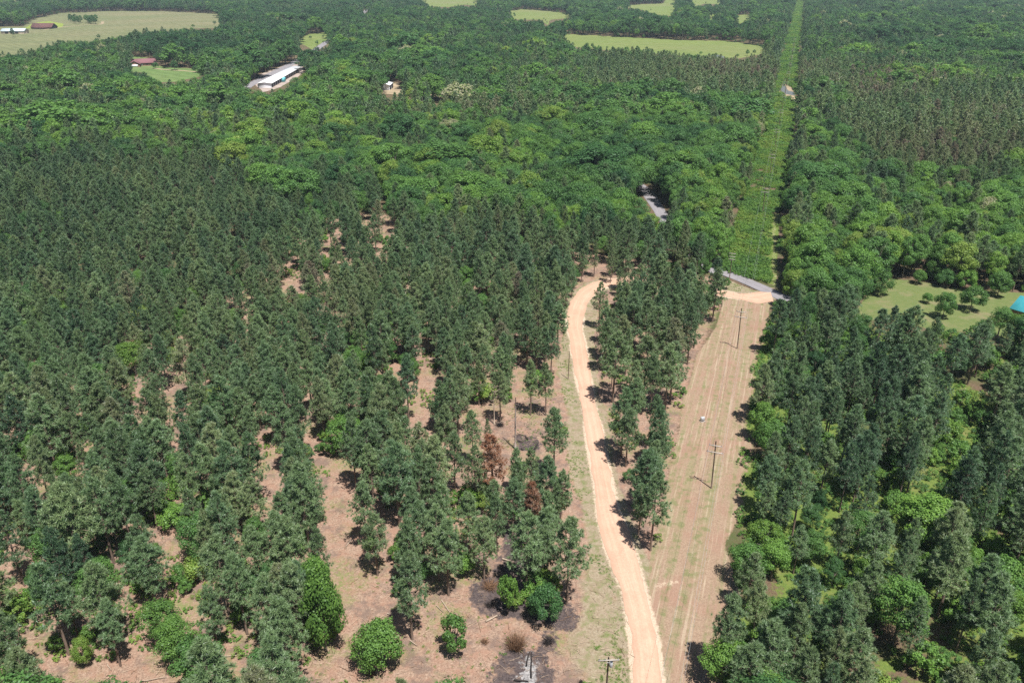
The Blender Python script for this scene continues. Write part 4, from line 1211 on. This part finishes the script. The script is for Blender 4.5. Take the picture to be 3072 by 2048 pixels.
for lab, group in doubles().items():
    n = len(group)
    if n > 5: continue
    group.sort(key=lambda p: float(proj(p[2][0], p[2][1], 4.0)[0]))
    for i, p in enumerate(group):
        t = (ORD[i] if i < n - 1 else 'rightmost') + ' ' + lab
        if not p[2][6] and words_in(t) <= 16: p[0]['label'] = t


def scatter(name, recs, coll, pick, label_kind='stuff'):
    """one object whose points carry a tree each (instances of the forms above)"""
    n = len(recs)
    a = np.array([[r[0], r[1], r[2], r[3], r[4], r[5]] for r in recs], np.float32)
    me = bpy.data.meshes.new(name)
    me.vertices.add(n)
    co = np.zeros((n, 3), np.float32); co[:, :2] = a[:, :2]; co[:, 2] = -.1
    me.vertices.foreach_set('co', co.ravel())
    def attr(nm, t, d, key='value'):
        at = me.attributes.new(nm, t, 'POINT'); at.data.foreach_set(key, np.ascontiguousarray(d).ravel())
    attr('tint', 'FLOAT', a[:, 4]); attr('kind_index', 'INT', np.asarray(pick, np.int32))
    attr('size', 'FLOAT_VECTOR', np.stack([a[:, 2], a[:, 2], a[:, 3]], -1), 'vector')
    rot = np.zeros((n, 3), np.float32); rot[:, 2] = a[:, 5]
    attr('turn', 'FLOAT_VECTOR', rot, 'vector')
    o = structure(name, me, 'stuff')
    ng = bpy.data.node_groups.new(name + '_nodes', 'GeometryNodeTree')
    ng.interface.new_socket('Geometry', in_out='INPUT', socket_type='NodeSocketGeometry')
    ng.interface.new_socket('Geometry', in_out='OUTPUT', socket_type='NodeSocketGeometry')
    N = ng.nodes
    gi, go = N.new('NodeGroupInput'), N.new('NodeGroupOutput')
    iop, ci = N.new('GeometryNodeInstanceOnPoints'), N.new('GeometryNodeCollectionInfo')
    ci.inputs['Collection'].default_value = lib[coll]
    ci.inputs['Separate Children'].default_value = True; ci.inputs['Reset Children'].default_value = True
    def named(nm, t):
        x = N.new('GeometryNodeInputNamedAttribute'); x.data_type = t; x.inputs['Name'].default_value = nm
        return x.outputs['Attribute']
    iop.inputs['Pick Instance'].default_value = True
    er = N.new('FunctionNodeEulerToRotation')
    L = ng.links.new
    L(gi.outputs[0], iop.inputs['Points']); L(ci.outputs[0], iop.inputs['Instance'])
    L(named('kind_index', 'INT'), iop.inputs['Instance Index'])
    L(named('turn', 'FLOAT_VECTOR'), er.inputs[0]); L(er.outputs[0], iop.inputs['Rotation'])
    L(named('size', 'FLOAT_VECTOR'), iop.inputs['Scale'])
    L(iop.outputs[0], go.inputs[0])
    md = o.modifiers.new('scatter', 'NODES'); md.node_group = ng
    return o


rng = np.random.default_rng(5)
for k, coll, nn, nf, nm in (('pine', 'pine_kinds', N_NEAR_P, 6, 'pine_wood'), ('broad', 'broadleaf_kinds', N_NEAR_B, 6, 'broadleaf_wood'), ('bush', 'bush_kinds', 5, 0, 'undergrowth_shrubs')):
    rs = stuffs[k]
    dd = np.array([math.hypot(r[0], r[1]) for r in rs])
    pick = np.where((dd < 520) | (nf == 0), rng.integers(0, nn, len(rs)), nn + rng.integers(0, max(nf, 1), len(rs)))
    scatter(nm, rs, coll, pick)
    print(nm, len(rs))

# weeds of the overgrown right of way and lush ground, grass tufts of verge and clearing
def fill(poly_w, step, seed, size, tint, zs=1.0, extra=None):
    lo, hi = poly_w.min(0), poly_w.max(0)
    rng = np.random.default_rng(seed)
    A, B = np.meshgrid(np.arange(lo[0], hi[0], step), np.arange(lo[1], hi[1], step))
    A, B = A.ravel() + rng.uniform(-.5, .5, A.size) * step, B.ravel() + rng.uniform(-.5, .5, A.size) * step
    k = inside(A, B, poly_w)
    if extra is not None: k &= extra(A, B, rng)
    A, B = A[k], B[k]
    s = rng.uniform(.6, 1.4, A.size) * size
    t = np.clip(tint + (vnoise(A, B, 9, seed) - .5) * .5 + (vnoise(A, B, 40, seed + 1) - .5) * .2 + rng.normal(0, .08, A.size), .1, .92)
    return [(a, b, q, q * zs * r, w, ro, None, False) for a, b, q, r, w, ro in zip(A, B, s, rng.uniform(.6, 1.4, A.size), t, rng.uniform(0, 6.28, A.size))]


def row_part(y0, y1):
    A = row_w
    return lambda a, b, rng: (b > y0) & (b < y1) & ~inside(a, b, G(BANK)) & (dist_poly(a, b, G(TRAIL), False) > 1.8) & (vnoise(a, b, 6, 63) * .6 + vnoise(a, b, 2.1, 64) * .4 > .20 + .26 * vnoise(a, b, 50, 65))


row_wide = row_w.copy(); row_wide[:12, 0] -= np.linspace(5, 3, 12); row_wide[12:, 0] += 2.0
weeds = fill(row_wide, 1.1, 41, 1.05, .73, .85, row_part(0, 480)) + fill(row_wide, 2.0, 42, 1.9, .73, .6, row_part(480, 1000)) + fill(row_w, 3.6, 43, 3.4, .72, .4, row_part(1000, 3000))
rw_fill = fill(right_wood, 1.7, 44, .8, .66, .7, lambda a, b, rng: (b < 215) & (b > 66) & (a < .75 * b + 10) & (rng.uniform(size=a.size) < np.clip(vnoise(a, b, 14, 7) * 1.8 - .15, .2, .95)))
row_bush = fill(row_w, 11.0, 45, .5, .60, 1.0, row_part(0, 1500))
weeds += rw_fill
weeds += fill(thin_region, 2.2, 46, .75, .76, .7, lambda a, b, rng: (b < 300) & (b > 66) & (np.abs(a) < .75 * b + 10) & (vnoise(a, b, 11, 71) > .62) & ~inside(a, b, G([(1060, 900), (1300, 880), (1400, 1250), (1350, 1500), (1080, 1500), (1060, 1350), (1180, 1200), (1100, 1010)])) & ~inside(a, b, road_poly) & ~inside(a, b, G(C2)) & ~inside(a, b, G(C1)) & (dist_poly(a, b, road_poly) > 3))
scatter('corridor_shrubs', [r for r in row_bush if (int(r[0] * 13) % 3) == 0], 'bush_kinds', np.random.default_rng(9).integers(0, 5, len([r for r in row_bush if (int(r[0] * 13) % 3) == 0])))
scatter('undergrowth', weeds, 'weed_kinds', np.random.default_rng(6).integers(0, 4, len(weeds)))
tufts = []
for q, st, tn, sd in ((G(C3), .75, .80, 51), (G([(1345, 1240), (1385, 1230), (1432, 1370), (1452, 1480), (1459, 1640), (1340, 1640), (1320, 1500), (1330, 1380)]), .7, .78, 52), (G(C2), 1.3, .80, 53), (G(C1), 1.6, .80, 54),
                      (G(TRIANGLE), .8, .78, 56), (G(C4), 1.2, .8, 57)):
    tufts += fill(q, st, sd, .5, tn, .7, lambda a, b, rng: (vnoise(a, b, 5, 61) * .6 + vnoise(a, b, 1.7, 62) * .4 > .52) & ~inside(a, b, road_poly) & ~inside(a, b, G(BURN_MAIN)))
scatter('grass', tufts, 'grass_kinds', np.random.default_rng(8).integers(0, 3, len(tufts)))
print('weeds', len(weeds), 'tufts', len(tufts))

# ------------------------------------------------------------------ slash, logs, snags, brush
def in_any(a, b, polys):
    r = np.zeros(a.shape, bool)
    for q in polys: r |= inside(a, b, q)
    return r


rng = np.random.default_rng(91)
M = MB()
litter_polys = [G(C1), G(C2), G(C4)] + [G(q) for q in PATCHES]
lx, ly = rng.uniform(-120, 70, 60000), rng.uniform(66, 330, 60000)
ok = in_any(lx, ly, litter_polys) & ~inside(lx, ly, road_poly)
lx, ly = lx[ok][:3200], ly[ok][:3200]
for a, b in zip(lx, ly):
    L = min(3.2, .25 + rng.exponential(.42)); t = rng.uniform(0, math.pi); r = rng.uniform(.012, .03) + .006 * L
    d = np.array([math.cos(t), math.sin(t), rng.normal(0, .05)]) * L / 2
    p = np.array([a, b, .05])
    M.tube([p - d, p + d], [r, r * .6], 3, int(rng.uniform() < .3), cap=False)
structure('slash_litter', M.mesh('slash_litter', [STICK, TWIG]), 'stuff')


def log_thing(p0, p1, r, mat, label, group=None, name='fallen_log', knots=True, z=0.0):
    a, b = np.array([*p0, z + r]), np.array([*p1, z + r * .7])
    m = MB()
    rng = np.random.default_rng(int(abs(p0[0] * 100)))
    pts = [a + (b - a) * t + np.array([rng.normal(0, .02), rng.normal(0, .02), 0]) * np.linalg.norm(b - a) for t in (0, .33, .66, 1)]
    pts[0], pts[-1] = a, b
    m.tube(pts, [r, r * .9, r * .75, r * .55], 7)
    if knots:
        d = unit(b - a)
        for t in (.4, .62, .8):
            c = a + (b - a) * t
            s = np.array([-d[1], d[0], .5]) * (1 if rng.uniform() < .5 else -1); s[2] = abs(s[2])
            m.tube([c, c + (s + d * .5) * r * 3.5], [r * .3, r * .12], 4)
    return tag(link(name, m.mesh(name, [mat])), label, 'log', group)


def zp(a, b): return gnd(*S(1024 + a * .4354, 1536 + b * .4354))
def zq(a, b): return gnd(*S(1350 + a / 5.227, 1100 + b / 5.227))


log_thing(zp(995, 755), zp(1075, 710), .17, DEADWOOD, 'thick pale log with a frayed end, left of the brown brush heap')
log_thing(zp(690, 605), zp(765, 715), .09, DEADWOOD, 'long thin pale pole lying below the pine left of the burn')
log_thing(zp(655, 640), zp(705, 690), .06, DEADWOOD, 'short thin pale stick left of the long thin pale pole')
log_thing(zp(1110, 322), zp(1175, 340), .15, DEADWOOD, 'pale broken log on the charred soil at the head of the clearing')
log_thing(zp(315, 695), zp(360, 712), .08, DEADWOOD, 'short pale stick lying left of the lone pine')
log_thing(zp(830, 780), zp(905, 760), .08, DEADWOOD, 'pale stick right of the small bushy conifer')
log_thing(zp(470, 880), zp(525, 920), .07, DEADWOOD, 'thin pale stick by the foot of the lone pine')
log_thing(zp(30, 240), zp(70, 190), .10, DEADWOOD, 'pale stick on the bare strip beside the left stand')
log_thing(zq(1320, 1310), zq(1385, 1195), .22, CHARWOOD, 'thick charred log at the right end of the burnt log heap')
log_thing(zq(1060, 1155), zq(1140, 1180), .13, CHARWOOD, 'charred log at the left of the burnt log heap')
log_thing(zq(1185, 1100), zq(1225, 1140), .18, CHARWOOD, 'short charred log at the back of the burnt log heap')
log_thing(zq(1115, 1280), zq(1150, 1310), .12, CHARWOOD, 'small charred log at the front of the burnt log heap')
log_thing(zq(1055, 1040), zq(1200, 1090), .07, CHARWOOD, 'thin charred pole along the back of the burnt log heap')
log_thing(zq(720, 915), zq(830, 850), .10, DEADWOOD, 'bleached curved limb on the ground beside the bleached dead tree')
log_thing(gnd(*S(2030, 1510)) * 0 + zp(1275, 1060), zp(1300, 960), .13, CHARWOOD, 'left of two charred poles lying side by side on the ash')
log_thing(zp(1308, 1140), zp(1310, 962), .13, CHARWOOD, 'right of two charred poles lying side by side on the ash')
log_thing(zp(1190, 1155), zp(1290, 1165), .15, CHARWOOD, 'charred log lying across the front of the ash patch')
log_thing(gnd(*S(660, 1968)), gnd(*S(760, 1962)), .08, DEADWOOD, 'long pale stick on straw right of the rounded bush')
log_thing(gnd(*S(418, 2045)), gnd(*S(500, 2030)), .08, DEADWOOD, 'long pale stick at the bottom edge of the left stand')
log_thing(gnd(*S(322, 1992)), gnd(*S(334, 2010)), .07, DEADWOOD, 'short pale stick in the bottom clearing of the left stand')


def snag(name, base, top_v, r, mat, label, limbs, seed, spread=.25, twig=2):
    b = gnd(*S(*base)); h = height_for(b, top_v * .765625)
    rng = np.random.default_rng(seed)
    o = thing(name, label, 'dead tree', (b[0], b[1], -.1))
    m = MB()
    zs = np.linspace(0, 1, 6)
    ax = np.stack([rng.normal(0, .08, 6) * zs, rng.normal(0, .08, 6) * zs, zs * h], -1)
    m.tube(ax, r * (1 - .65 * zs), 7)
    link('trunk', m.mesh('trunk', [mat]), o)
    m = MB()
    for i in range(limbs):
        f = rng.uniform(.35, .98); z = f * h
        az = rng.uniform(0, 6.28); L = h * spread * rng.uniform(.4, 1.0) * (1.15 - .5 * f)
        p = np.array([np.interp(z, ax[:, 2], ax[:, 0]), np.interp(z, ax[:, 2], ax[:, 1]), z])
        d = np.array([math.cos(az), math.sin(az), rng.uniform(.1, .7)])
        q = p + d * L * .55; e = q + (d + rng.normal(0, .3, 3)) * L * .5
        m.tube([p, q, e], [.035 + .012 * L, .03, .014], 4)
        for _ in range(twig):
            m.tube([q, q + (d + rng.normal(0, .55, 3)) * L * .4], [.025, .01], 3)
    link('limbs', m.mesh('limbs', [mat]), o)
    return o


snag('dead_tree', (1546, 1345), 1190, .24, SNAGWOOD, 'tall bare snag with broken grey top limbs left of the burnt log heap', 16, 1, .16)
snag('dead_tree', (1483, 1270), 1155, .16, DEADWOOD, 'bleached dead tree with many fine white branches in the mid clearing', 26, 2, .30, 3)
snag('dead_tree', (1500, 1255), 1180, .12, SNAGWOOD, 'thin grey dead tree beside the bleached one', 14, 3, .28)
snag('dead_tree', (785, 533), 470, .30, DEADWOOD, 'pale limbless snag rising from the far left wood', 3, 4, .05)
snag('dead_tree', (1565, 1660), 1590, .12, CHARWOOD, 'blackened dead sapling over the charred soil', 18, 5, .35, 3)
snag('dead_tree', (2885, 1205), 1165, .14, DEADWOOD, 'grey fallen top of a dead tree in the right hand wood', 20, 6, .5, 3)


def brush(name, base, rad, h, mat, label, n, seed, cat='brush'):
    b = gnd(*S(*base)); rng = np.random.default_rng(seed); m = MB()
    for i in range(n):
        az = rng.uniform(0, 6.28); rr = rad * math.sqrt(rng.uniform()) * .6
        p = np.array([rr * math.cos(az) * .5, rr * math.sin(az) * .5, 0])
        az2 = rng.uniform(0, 6.28)
        e = np.array([rr * math.cos(az) + rad * .35 * math.cos(az2), rr * math.sin(az) + rad * .35 * math.sin(az2), h * rng.uniform(.35, 1.0) * (1 - .5 * (rr / rad) ** 2)])
        q = (p + e) / 2 + rng.normal(0, .15, 3)
        q[2] = abs(q[2])
        m.tube([p, q, e], [.03, .022, .008], 3, cap=False)
    o = link(name, m.mesh(name, [mat]), None, (b[0], b[1], 0))
    return tag(o, label, cat)


brush('brush_heap', (1549, 1942), 2.6, 3.2, TWIG, 'brown heap of dead twigs behind the ash patch', 420, 1)
brush('brush_heap', (1455, 1925), 1.0, .8, TWIG, 'low small heap of brown slash between the conifer and the brown brush', 120, 2)
brush('brush_heap', (1645, 1925), 1.6, .9, CHARWOOD, 'flat heap of charred branches right of the brown brush', 150, 3)
brush('brush_heap', (1470, 1760), 2.4, 1.1, TWIG, 'spread of scorched slash under the pine at the head of the clearing', 220, 4)
brush('brush_heap', (1470, 1815), 1.5, .7, CHARWOOD, 'dark heap of charred slash at the foot of the narrow evergreen', 130, 5)
brush('brush_heap', (1500, 1275), 1.8, 1.0, CHARWOOD, 'dark tangle of limbs at the foot of the bleached dead tree', 150, 6)
brush('brush_heap', (1115, 2022), .7, .7, TWIG, 'tiny dark brown heap in front of the round bright green tree', 80, 7)
brush('brush_heap', (1745, 2048), .8, .5, CHARWOOD, 'small dark heap at the bottom edge right of the ash patch', 70, 8)

# ------------------------------------------------------------------ poles, wires, cabinet
def crossarm(m, z, w, rz, mi=0): m.box((0, 0, z), (w, .12, .12), rz, mi)


def utility_pole(b, h, label, arms, rz, group='utility poles of the power line', transformer=False, lean=(0, 0), r=.17):
    o = thing('utility_pole', label, 'utility pole', (b[0], b[1], -.2), rz, group)
    m = MB(); zs = np.linspace(0, 1, 4)
    m.tube(np.stack([lean[0] * zs, lean[1] * zs, zs * h], -1), r * (1 - .35 * zs), 8)
    link('pole', m.mesh('pole', [POLEWOOD]), o)
    for z, w in arms:
        f = z / h
        cx, cy_ = lean[0] * f, lean[1] * f
        m = MB(); m.box((cx, cy_ - .2, z), (w, .13, .15))
        a = link('crossarm', m.mesh('crossarm', [ARMWOOD]), o)
        m = MB()
        for s in (-.9, -.35, .9):
            m.tube([(cx + s * w / 2, cy_ - .2, z + .07), (cx + s * w / 2, cy_ - .2, z + .16), (cx + s * w / 2, cy_ - .2, z + .3)], [.04, .075, .05], 6)
        link('insulators', m.mesh('insulators', [CERAMIC]), a)
        m = MB()
        for s in (-1, 1): m.tube([(cx, cy_ - .12, z - .55), (cx + s * w * .3, cy_ - .15, z - .08)], [.03, .03], 4)
        link('brace', m.mesh('brace', [STEEL]), a)
    if transformer:
        m = MB(); m.tube([(.42, 0, h - 1.9), (.42, 0, h - 1.8), (.42, 0, h - 1.0), (.42, 0, h - .92)], [.2, .26, .26, .18], 10)
        link('transformer', m.mesh('transformer', [STEEL]), o)
    return o


rza = -math.atan2(row_dir[0], row_dir[1])
pole_b = gnd(*S(2211.9, 1043.4))
span = float(np.linalg.norm(pole_b - pole_a))
line = [(pole_a, 11.7), (pole_b, 12.5)] + [(pole_b + row_dir * span * k, 12.5) for k in range(2, 14)]
ord_words = ['second', 'third', 'fourth', 'fifth', 'sixth', 'seventh', 'eighth', 'ninth', 'tenth', 'eleventh', 'twelfth', 'thirteenth']
for i, (b, h) in enumerate(line):
    lab = ['dark wooden pole with two crossarms on the mown ground, nearer of the pair', 'dark wooden pole with two crossarms on the mown ground, near the gravel junction'][i] if i < 2 else \
        'wooden double crossarm pole in the green corridor, %s pole beyond the junction' % ord_words[i - 2]
    utility_pole(b, h, lab, [(h - 1.0, 2.6), (h - 2.6, 3.4)], rza, lean=(-.3, 0))
b4 = gnd(*S(2188, 836)); utility_pole(b4, height_for(b4, 775 * .765625), 'pole with three crossarms beside the paved road at the corridor mouth', [(9.5, 2.2), (8.4, 2.2), (7.4, 2.2)], rza)
top5 = gnd(*S(1826, 1968), 11.5); utility_pole(top5, 11.6, 'brown pole with one crossarm and a small transformer beside the dirt road', [(11.2, 3.0)], 0.05, None, True)
b6 = gnd(*S(1704.9, 1135.4))
m = MB(); m.tube([(0, 0, 0), (0, 0, 4), (.05, 0, 8.2)], [.12, .1, .07], 8)
tag(link('wooden_post', m.mesh('wooden_post', [POLEWOOD]), None, (b6[0], b6[1], -.1)), 'thin wooden post without crossarms on the grassy verge left of the dirt road', 'post')
# conductors
for k, (off, dz) in enumerate(((-1.55, -2.3), (1.55, -2.3), (1.15, -.7))):
    m = MB()
    pts = []
    pl = [(pole_a - row_dir * span, 11.7)] + line
    for (p, h), (q, g) in zip(pl[:-1], pl[1:]):
        nrm = np.array([row_dir[1], -row_dir[0]])
        for t in np.linspace(0, 1, 9)[:-1]:
            c = p * (1 - t) + q * t + nrm * off
            pts.append((c[0], c[1], (h + dz) * (1 - t) + (g + dz) * t - 4 * 1.3 * t * (1 - t)))
    m.tube(pts, [.014] * len(pts), 3, cap=False)
    tag(link('power_line', m.mesh('power_line', [STEEL])), ['lower wire on the dirt road side of the mown-ground poles', 'lower wire on the wood side of the mown-ground poles', 'upper wire at the top crossarms of the mown-ground poles'][k], 'wire')

b7 = gnd(*S(2107, 1262))
o = thing('utility_cabinet', 'small grey metal cabinet on the mown ground between the two poles', 'cabinet', (b7[0], b7[1], -.05), .35, None, (.8, .8, .8))
m = MB(); m.box((0, 0, .65), (1.1, .8, 1.2), 0, 0, .06); link('housing', m.mesh('housing', [STEEL]), o)
m = MB(); m.box((0, 0, 1.30), (1.2, .9, .1), 0, 0, .03); link('lid', m.mesh('lid', [STEEL]), o)
m = MB(); m.box((0, -.41, .6), (.9, .03, .9)); link('door', m.mesh('door', [ROOF_GREY]), o)
m = MB(); m.box((0, 0, .03), (1.5, 1.2, .14)); link('base', m.mesh('base', [ARMWOOD]), o)

# ------------------------------------------------------------------ buildings
def gable(o, L, W, eave, ridge, wall_m, roof_m, over=.5, openings=(), gable_end=True):
    """a house along local x: walls, gable roof with thickness, openings (side, x, z, w, h, material, name)"""
    m = MB()
    x, y = L / 2, W / 2
    vs = [(-x, -y, 0), (x, -y, 0), (x, y, 0), (-x, y, 0), (-x, -y, eave), (x, -y, eave), (x, y, eave), (-x, y, eave), (-x, 0, ridge), (x, 0, ridge)]
    m.add(vs, [(0, 1, 5, 4), (2, 3, 7, 6), (1, 2, 6, 9, 5), (3, 0, 4, 8, 7)])
    link('wall', m.mesh('wall', [wall_m]), o)
    m = MB()
    sl = (ridge - eave) / y
    X, Y, ze, zr, t = x + over, y + over, eave - sl * over + .06, ridge + .06, .18
    vs = [(-X, -Y, ze), (X, -Y, ze), (X, 0, zr), (-X, 0, zr), (X, Y, ze), (-X, Y, ze)]
    vs += [(a, b, c + t) for a, b, c in vs]
    m.add(vs, [(6, 7, 8, 9), (9, 8, 10, 11), (1, 0, 3, 2), (2, 3, 5, 4), (0, 1, 7, 6), (4, 5, 11, 10), (1, 2, 8, 7), (2, 4, 10, 8), (3, 0, 6, 9), (5, 3, 9, 11)])
    link('roof', m.mesh('roof', [roof_m]), o)
    for side, px, pz, w, h, mt, nm in openings:
        m = MB()
        if side in 'SN': m.box((px, (-y - .03) if side == 'S' else (y + .03), pz), (w, .08, h))
        else: m.box(((x + .03) if side == 'E' else (-x - .03), px, pz), (.08, w, h))
        link(nm, m.mesh(nm, [mt]), o)


# long storage building
sa, sb = gnd(*S(794, 250), 4.0), gnd(*S(886, 201), 4.0)
ln = sb - sa; Ls = float(np.linalg.norm(ln)); rzs = math.atan2(ln[1], ln[0])
o = thing('storage_building', 'long low storage building with white metal roof beside the far paved road', 'storage building', (*((sa + sb) / 2), 0), rzs)
ops = [('S', -Ls / 2 + 4 + 7.2 * i, 1.7, 5.6, 3.0, WALL_DARK, 'bay_shade') for i in range(int((Ls - 6) / 7.2))]  # open bays: near-black panels on the wall, their inner shade put into the colour
gable(o, Ls, 11.0, 3.9, 4.7, WALL_WHITE, ROOF_WHITE, .9, [p for i, p in enumerate(ops) if i != 5])
m = MB(); m.box((-Ls / 2 + 4 + 7.2 * 5, -6.6, 1.9), (6.5, 2.6, 3.6), 0, 0, .1); link('office', m.mesh('office', [BLUE_PANEL]), o)
cp = gnd(*S(789, 263))
o = thing('camper_trailer', 'white camper trailer parked at the near end of the long storage building', 'trailer', (cp[0], cp[1], .05), .1)
m = MB(); m.box((0, 0, 1.95), (8.5, 2.5, 2.3), 0, 0, .25); link('body', m.mesh('body', [WALL_WHITE]), o)
m = MB(); m.box((0, 0, .72), (8.2, 2.3, .2)); link('chassis', m.mesh('chassis', [RED_PAINT]), o)
m = MB(); m.box((0, -1.27, 2.1), (5.5, .05, .6)); link('window', m.mesh('window', [GLASS]), o)
for wx in (-1.1, .1):
    for wy in (-1.05, 1.05):
        m = MB(); m.tube([(wx, wy - .14, .42), (wx, wy + .14, .42)], [.42, .42], 12); link('wheel', m.mesh('wheel', [RUBBER]), o)
# white shed
c = gnd(*S(1163, 271)); o = thing('metal_shed', 'small white metal shed with open dark side beside a dirt yard', 'shed', (c[0] - 1.5, c[1] + 8, 0), math.radians(87))
gable(o, 17, 7.5, 4.0, 4.9, WALL_WHITE, ROOF_WHITE, .4, [('S', -4.5, 1.8, 6.5, 3.3, WALL_DARK, 'bay_shade'), ('S', 3.8, 1.8, 6.5, 3.3, WALL_DARK, 'bay_shade')])  # open side is two dark panels, the shade inside painted on
# maroon roofed house
c = gnd(*S(416, 200)); o = thing('brick_house', 'house with dark maroon hipped roof and curved driveway in a far clearing', 'house', (c[0] + 2, c[1] + 10, 0), .35)
gable(o, 24, 11, 3.2, 6.6, WALL_BRICK, ROOF_MAROON, .8, [('S', -8, 1.6, 2.2, 1.4, GLASS, 'window'), ('S', -2, 1.1, 1.1, 2.1, WALL_WHITE, 'door'), ('S', 3, 1.6, 2.2, 1.4, GLASS, 'window'), ('S', 8, 1.6, 2.2, 1.4, GLASS, 'window')])
wg = bpy.data.objects.new('garage_wing', None); COL.objects.link(wg); wg.parent = o; wg.location = (-8.5, -9.5, 0); wg.rotation_euler = (0, 0, math.pi / 2)
m = MB(); m.add([(-5, -5, 0), (5, -5, 0), (5, 5, 0), (-5, 5, 0), (-5, -5, 3.1), (5, -5, 3.1), (5, 5, 3.1), (-5, 5, 3.1), (-5, 0, 6), (5, 0, 6)], [(0, 1, 5, 4), (2, 3, 7, 6), (1, 2, 6, 9, 5), (3, 0, 4, 8, 7)]); link('wall', m.mesh('wall', [WALL_BRICK]), wg)
m = MB(); vs = [(-5.8, -5.8, 2.75), (6, -5.8, 2.75), (6, 0, 6.1), (-5.8, 0, 6.1), (6, 5.8, 2.75), (-5.8, 5.8, 2.75)]; vs += [(a, b, q + .18) for a, b, q in vs]
m.add(vs, [(6, 7, 8, 9), (9, 8, 10, 11), (1, 0, 3, 2), (2, 3, 5, 4), (0, 1, 7, 6), (4, 5, 11, 10), (1, 2, 8, 7), (2, 4, 10, 8), (3, 0, 6, 9), (5, 3, 9, 11)]); link('roof', m.mesh('roof', [ROOF_MAROON]), wg)
m = MB(); m.box((-5.04, 0, 1.3), (.08, 6, 2.5)); link('garage_door', m.mesh('garage_door', [WALL_WHITE]), wg)
# teal roofed house at the right edge
c = gnd(*S(3068, 952)); o = thing('teal_roof_house', 'house with bright teal metal roof at the right edge beside the lawn', 'house', (c[0] + 5.6, c[1] - 2.5, 0), math.radians(-52))
gable(o, 16, 11, 3.0, 5.4, WALL_BRICK, ROOF_TEAL, .7, [('S', -4, 1.6, 1.6, 1.3, GLASS, 'window'), ('S', 1, 1.1, 1.1, 2.1, WALL_WHITE, 'door'), ('W', -2.5, 1.6, 1.4, 1.3, GLASS, 'window')])
# far left farm
c = gnd(*S(33, 103)); o = thing('metal_barn', 'pale blue roofed barn at the left edge of the far pasture', 'barn', (c[0], c[1] + 12, 0), .06)
gable(o, 34, 15, 4.0, 7.0, WALL_TAN, ROOF_BLUE, .8, [('S', -9, 1.9, 5, 3.4, WALL_DARK, 'barn_door'), ('S', 6, 1.9, 5, 3.4, WALL_DARK, 'barn_door')])
c = gnd(*S(128, 87)); o = thing('old_barn', 'sagging dark maroon barn beside the bright green plot in the far pasture', 'barn', (c[0], c[1] + 6, 0), -.05)
gable(o, 34, 18, 2.6, 8.0, WALL_DARK, ROOF_RUST, 1.0, [('S', -8, 1.2, 4, 2.2, WALL_WHITE, 'barn_door')])
m = MB(); m.box((0, -13, 1.5), (22, 7, .25)); m.box((-10, -16, .7), (.3, .3, 1.4)); m.box((10, -16, .7), (.3, .3, 1.4)); link('lean_to', m.mesh('lean_to', [ROOF_RUST]), o)
c = gnd(*S(1440, 62)); o = thing('farm_house', 'small white house with grey roof half hidden in far trees', 'house', (c[0], c[1], 0), .3)
gable(o, 18, 10, 3.4, 6.2, WALL_WHITE, ROOF_GREY, .6, [('S', -4, 1.7, 1.6, 1.4, GLASS, 'window'), ('S', 0, 1.1, 1.1, 2.1, WALL_DARK, 'door'), ('S', 4, 1.7, 1.6, 1.4, GLASS, 'window')])

# ------------------------------------------------------------------ the air
if HAZE_DENSITY > 0:
    m, nt = new_mat('pale_air')
    N = NT(nt)
    vol = N.n('ShaderNodeVolumePrincipled')
    vol.inputs['Color'].default_value = (.70, .86, 1.0, 1); vol.inputs['Density'].default_value = HAZE_DENSITY; vol.inputs['Anisotropy'].default_value = 0.0
    oo = N.n('ShaderNodeOutputMaterial'); nt.links.new(vol.outputs[0], oo.inputs['Volume'])
    mb = MB(); mb.box((0, 6000, 52.5), (2 * 14500, 17000, 109))
    structure('haze', mb.mesh('haze', [m]), 'stuff')
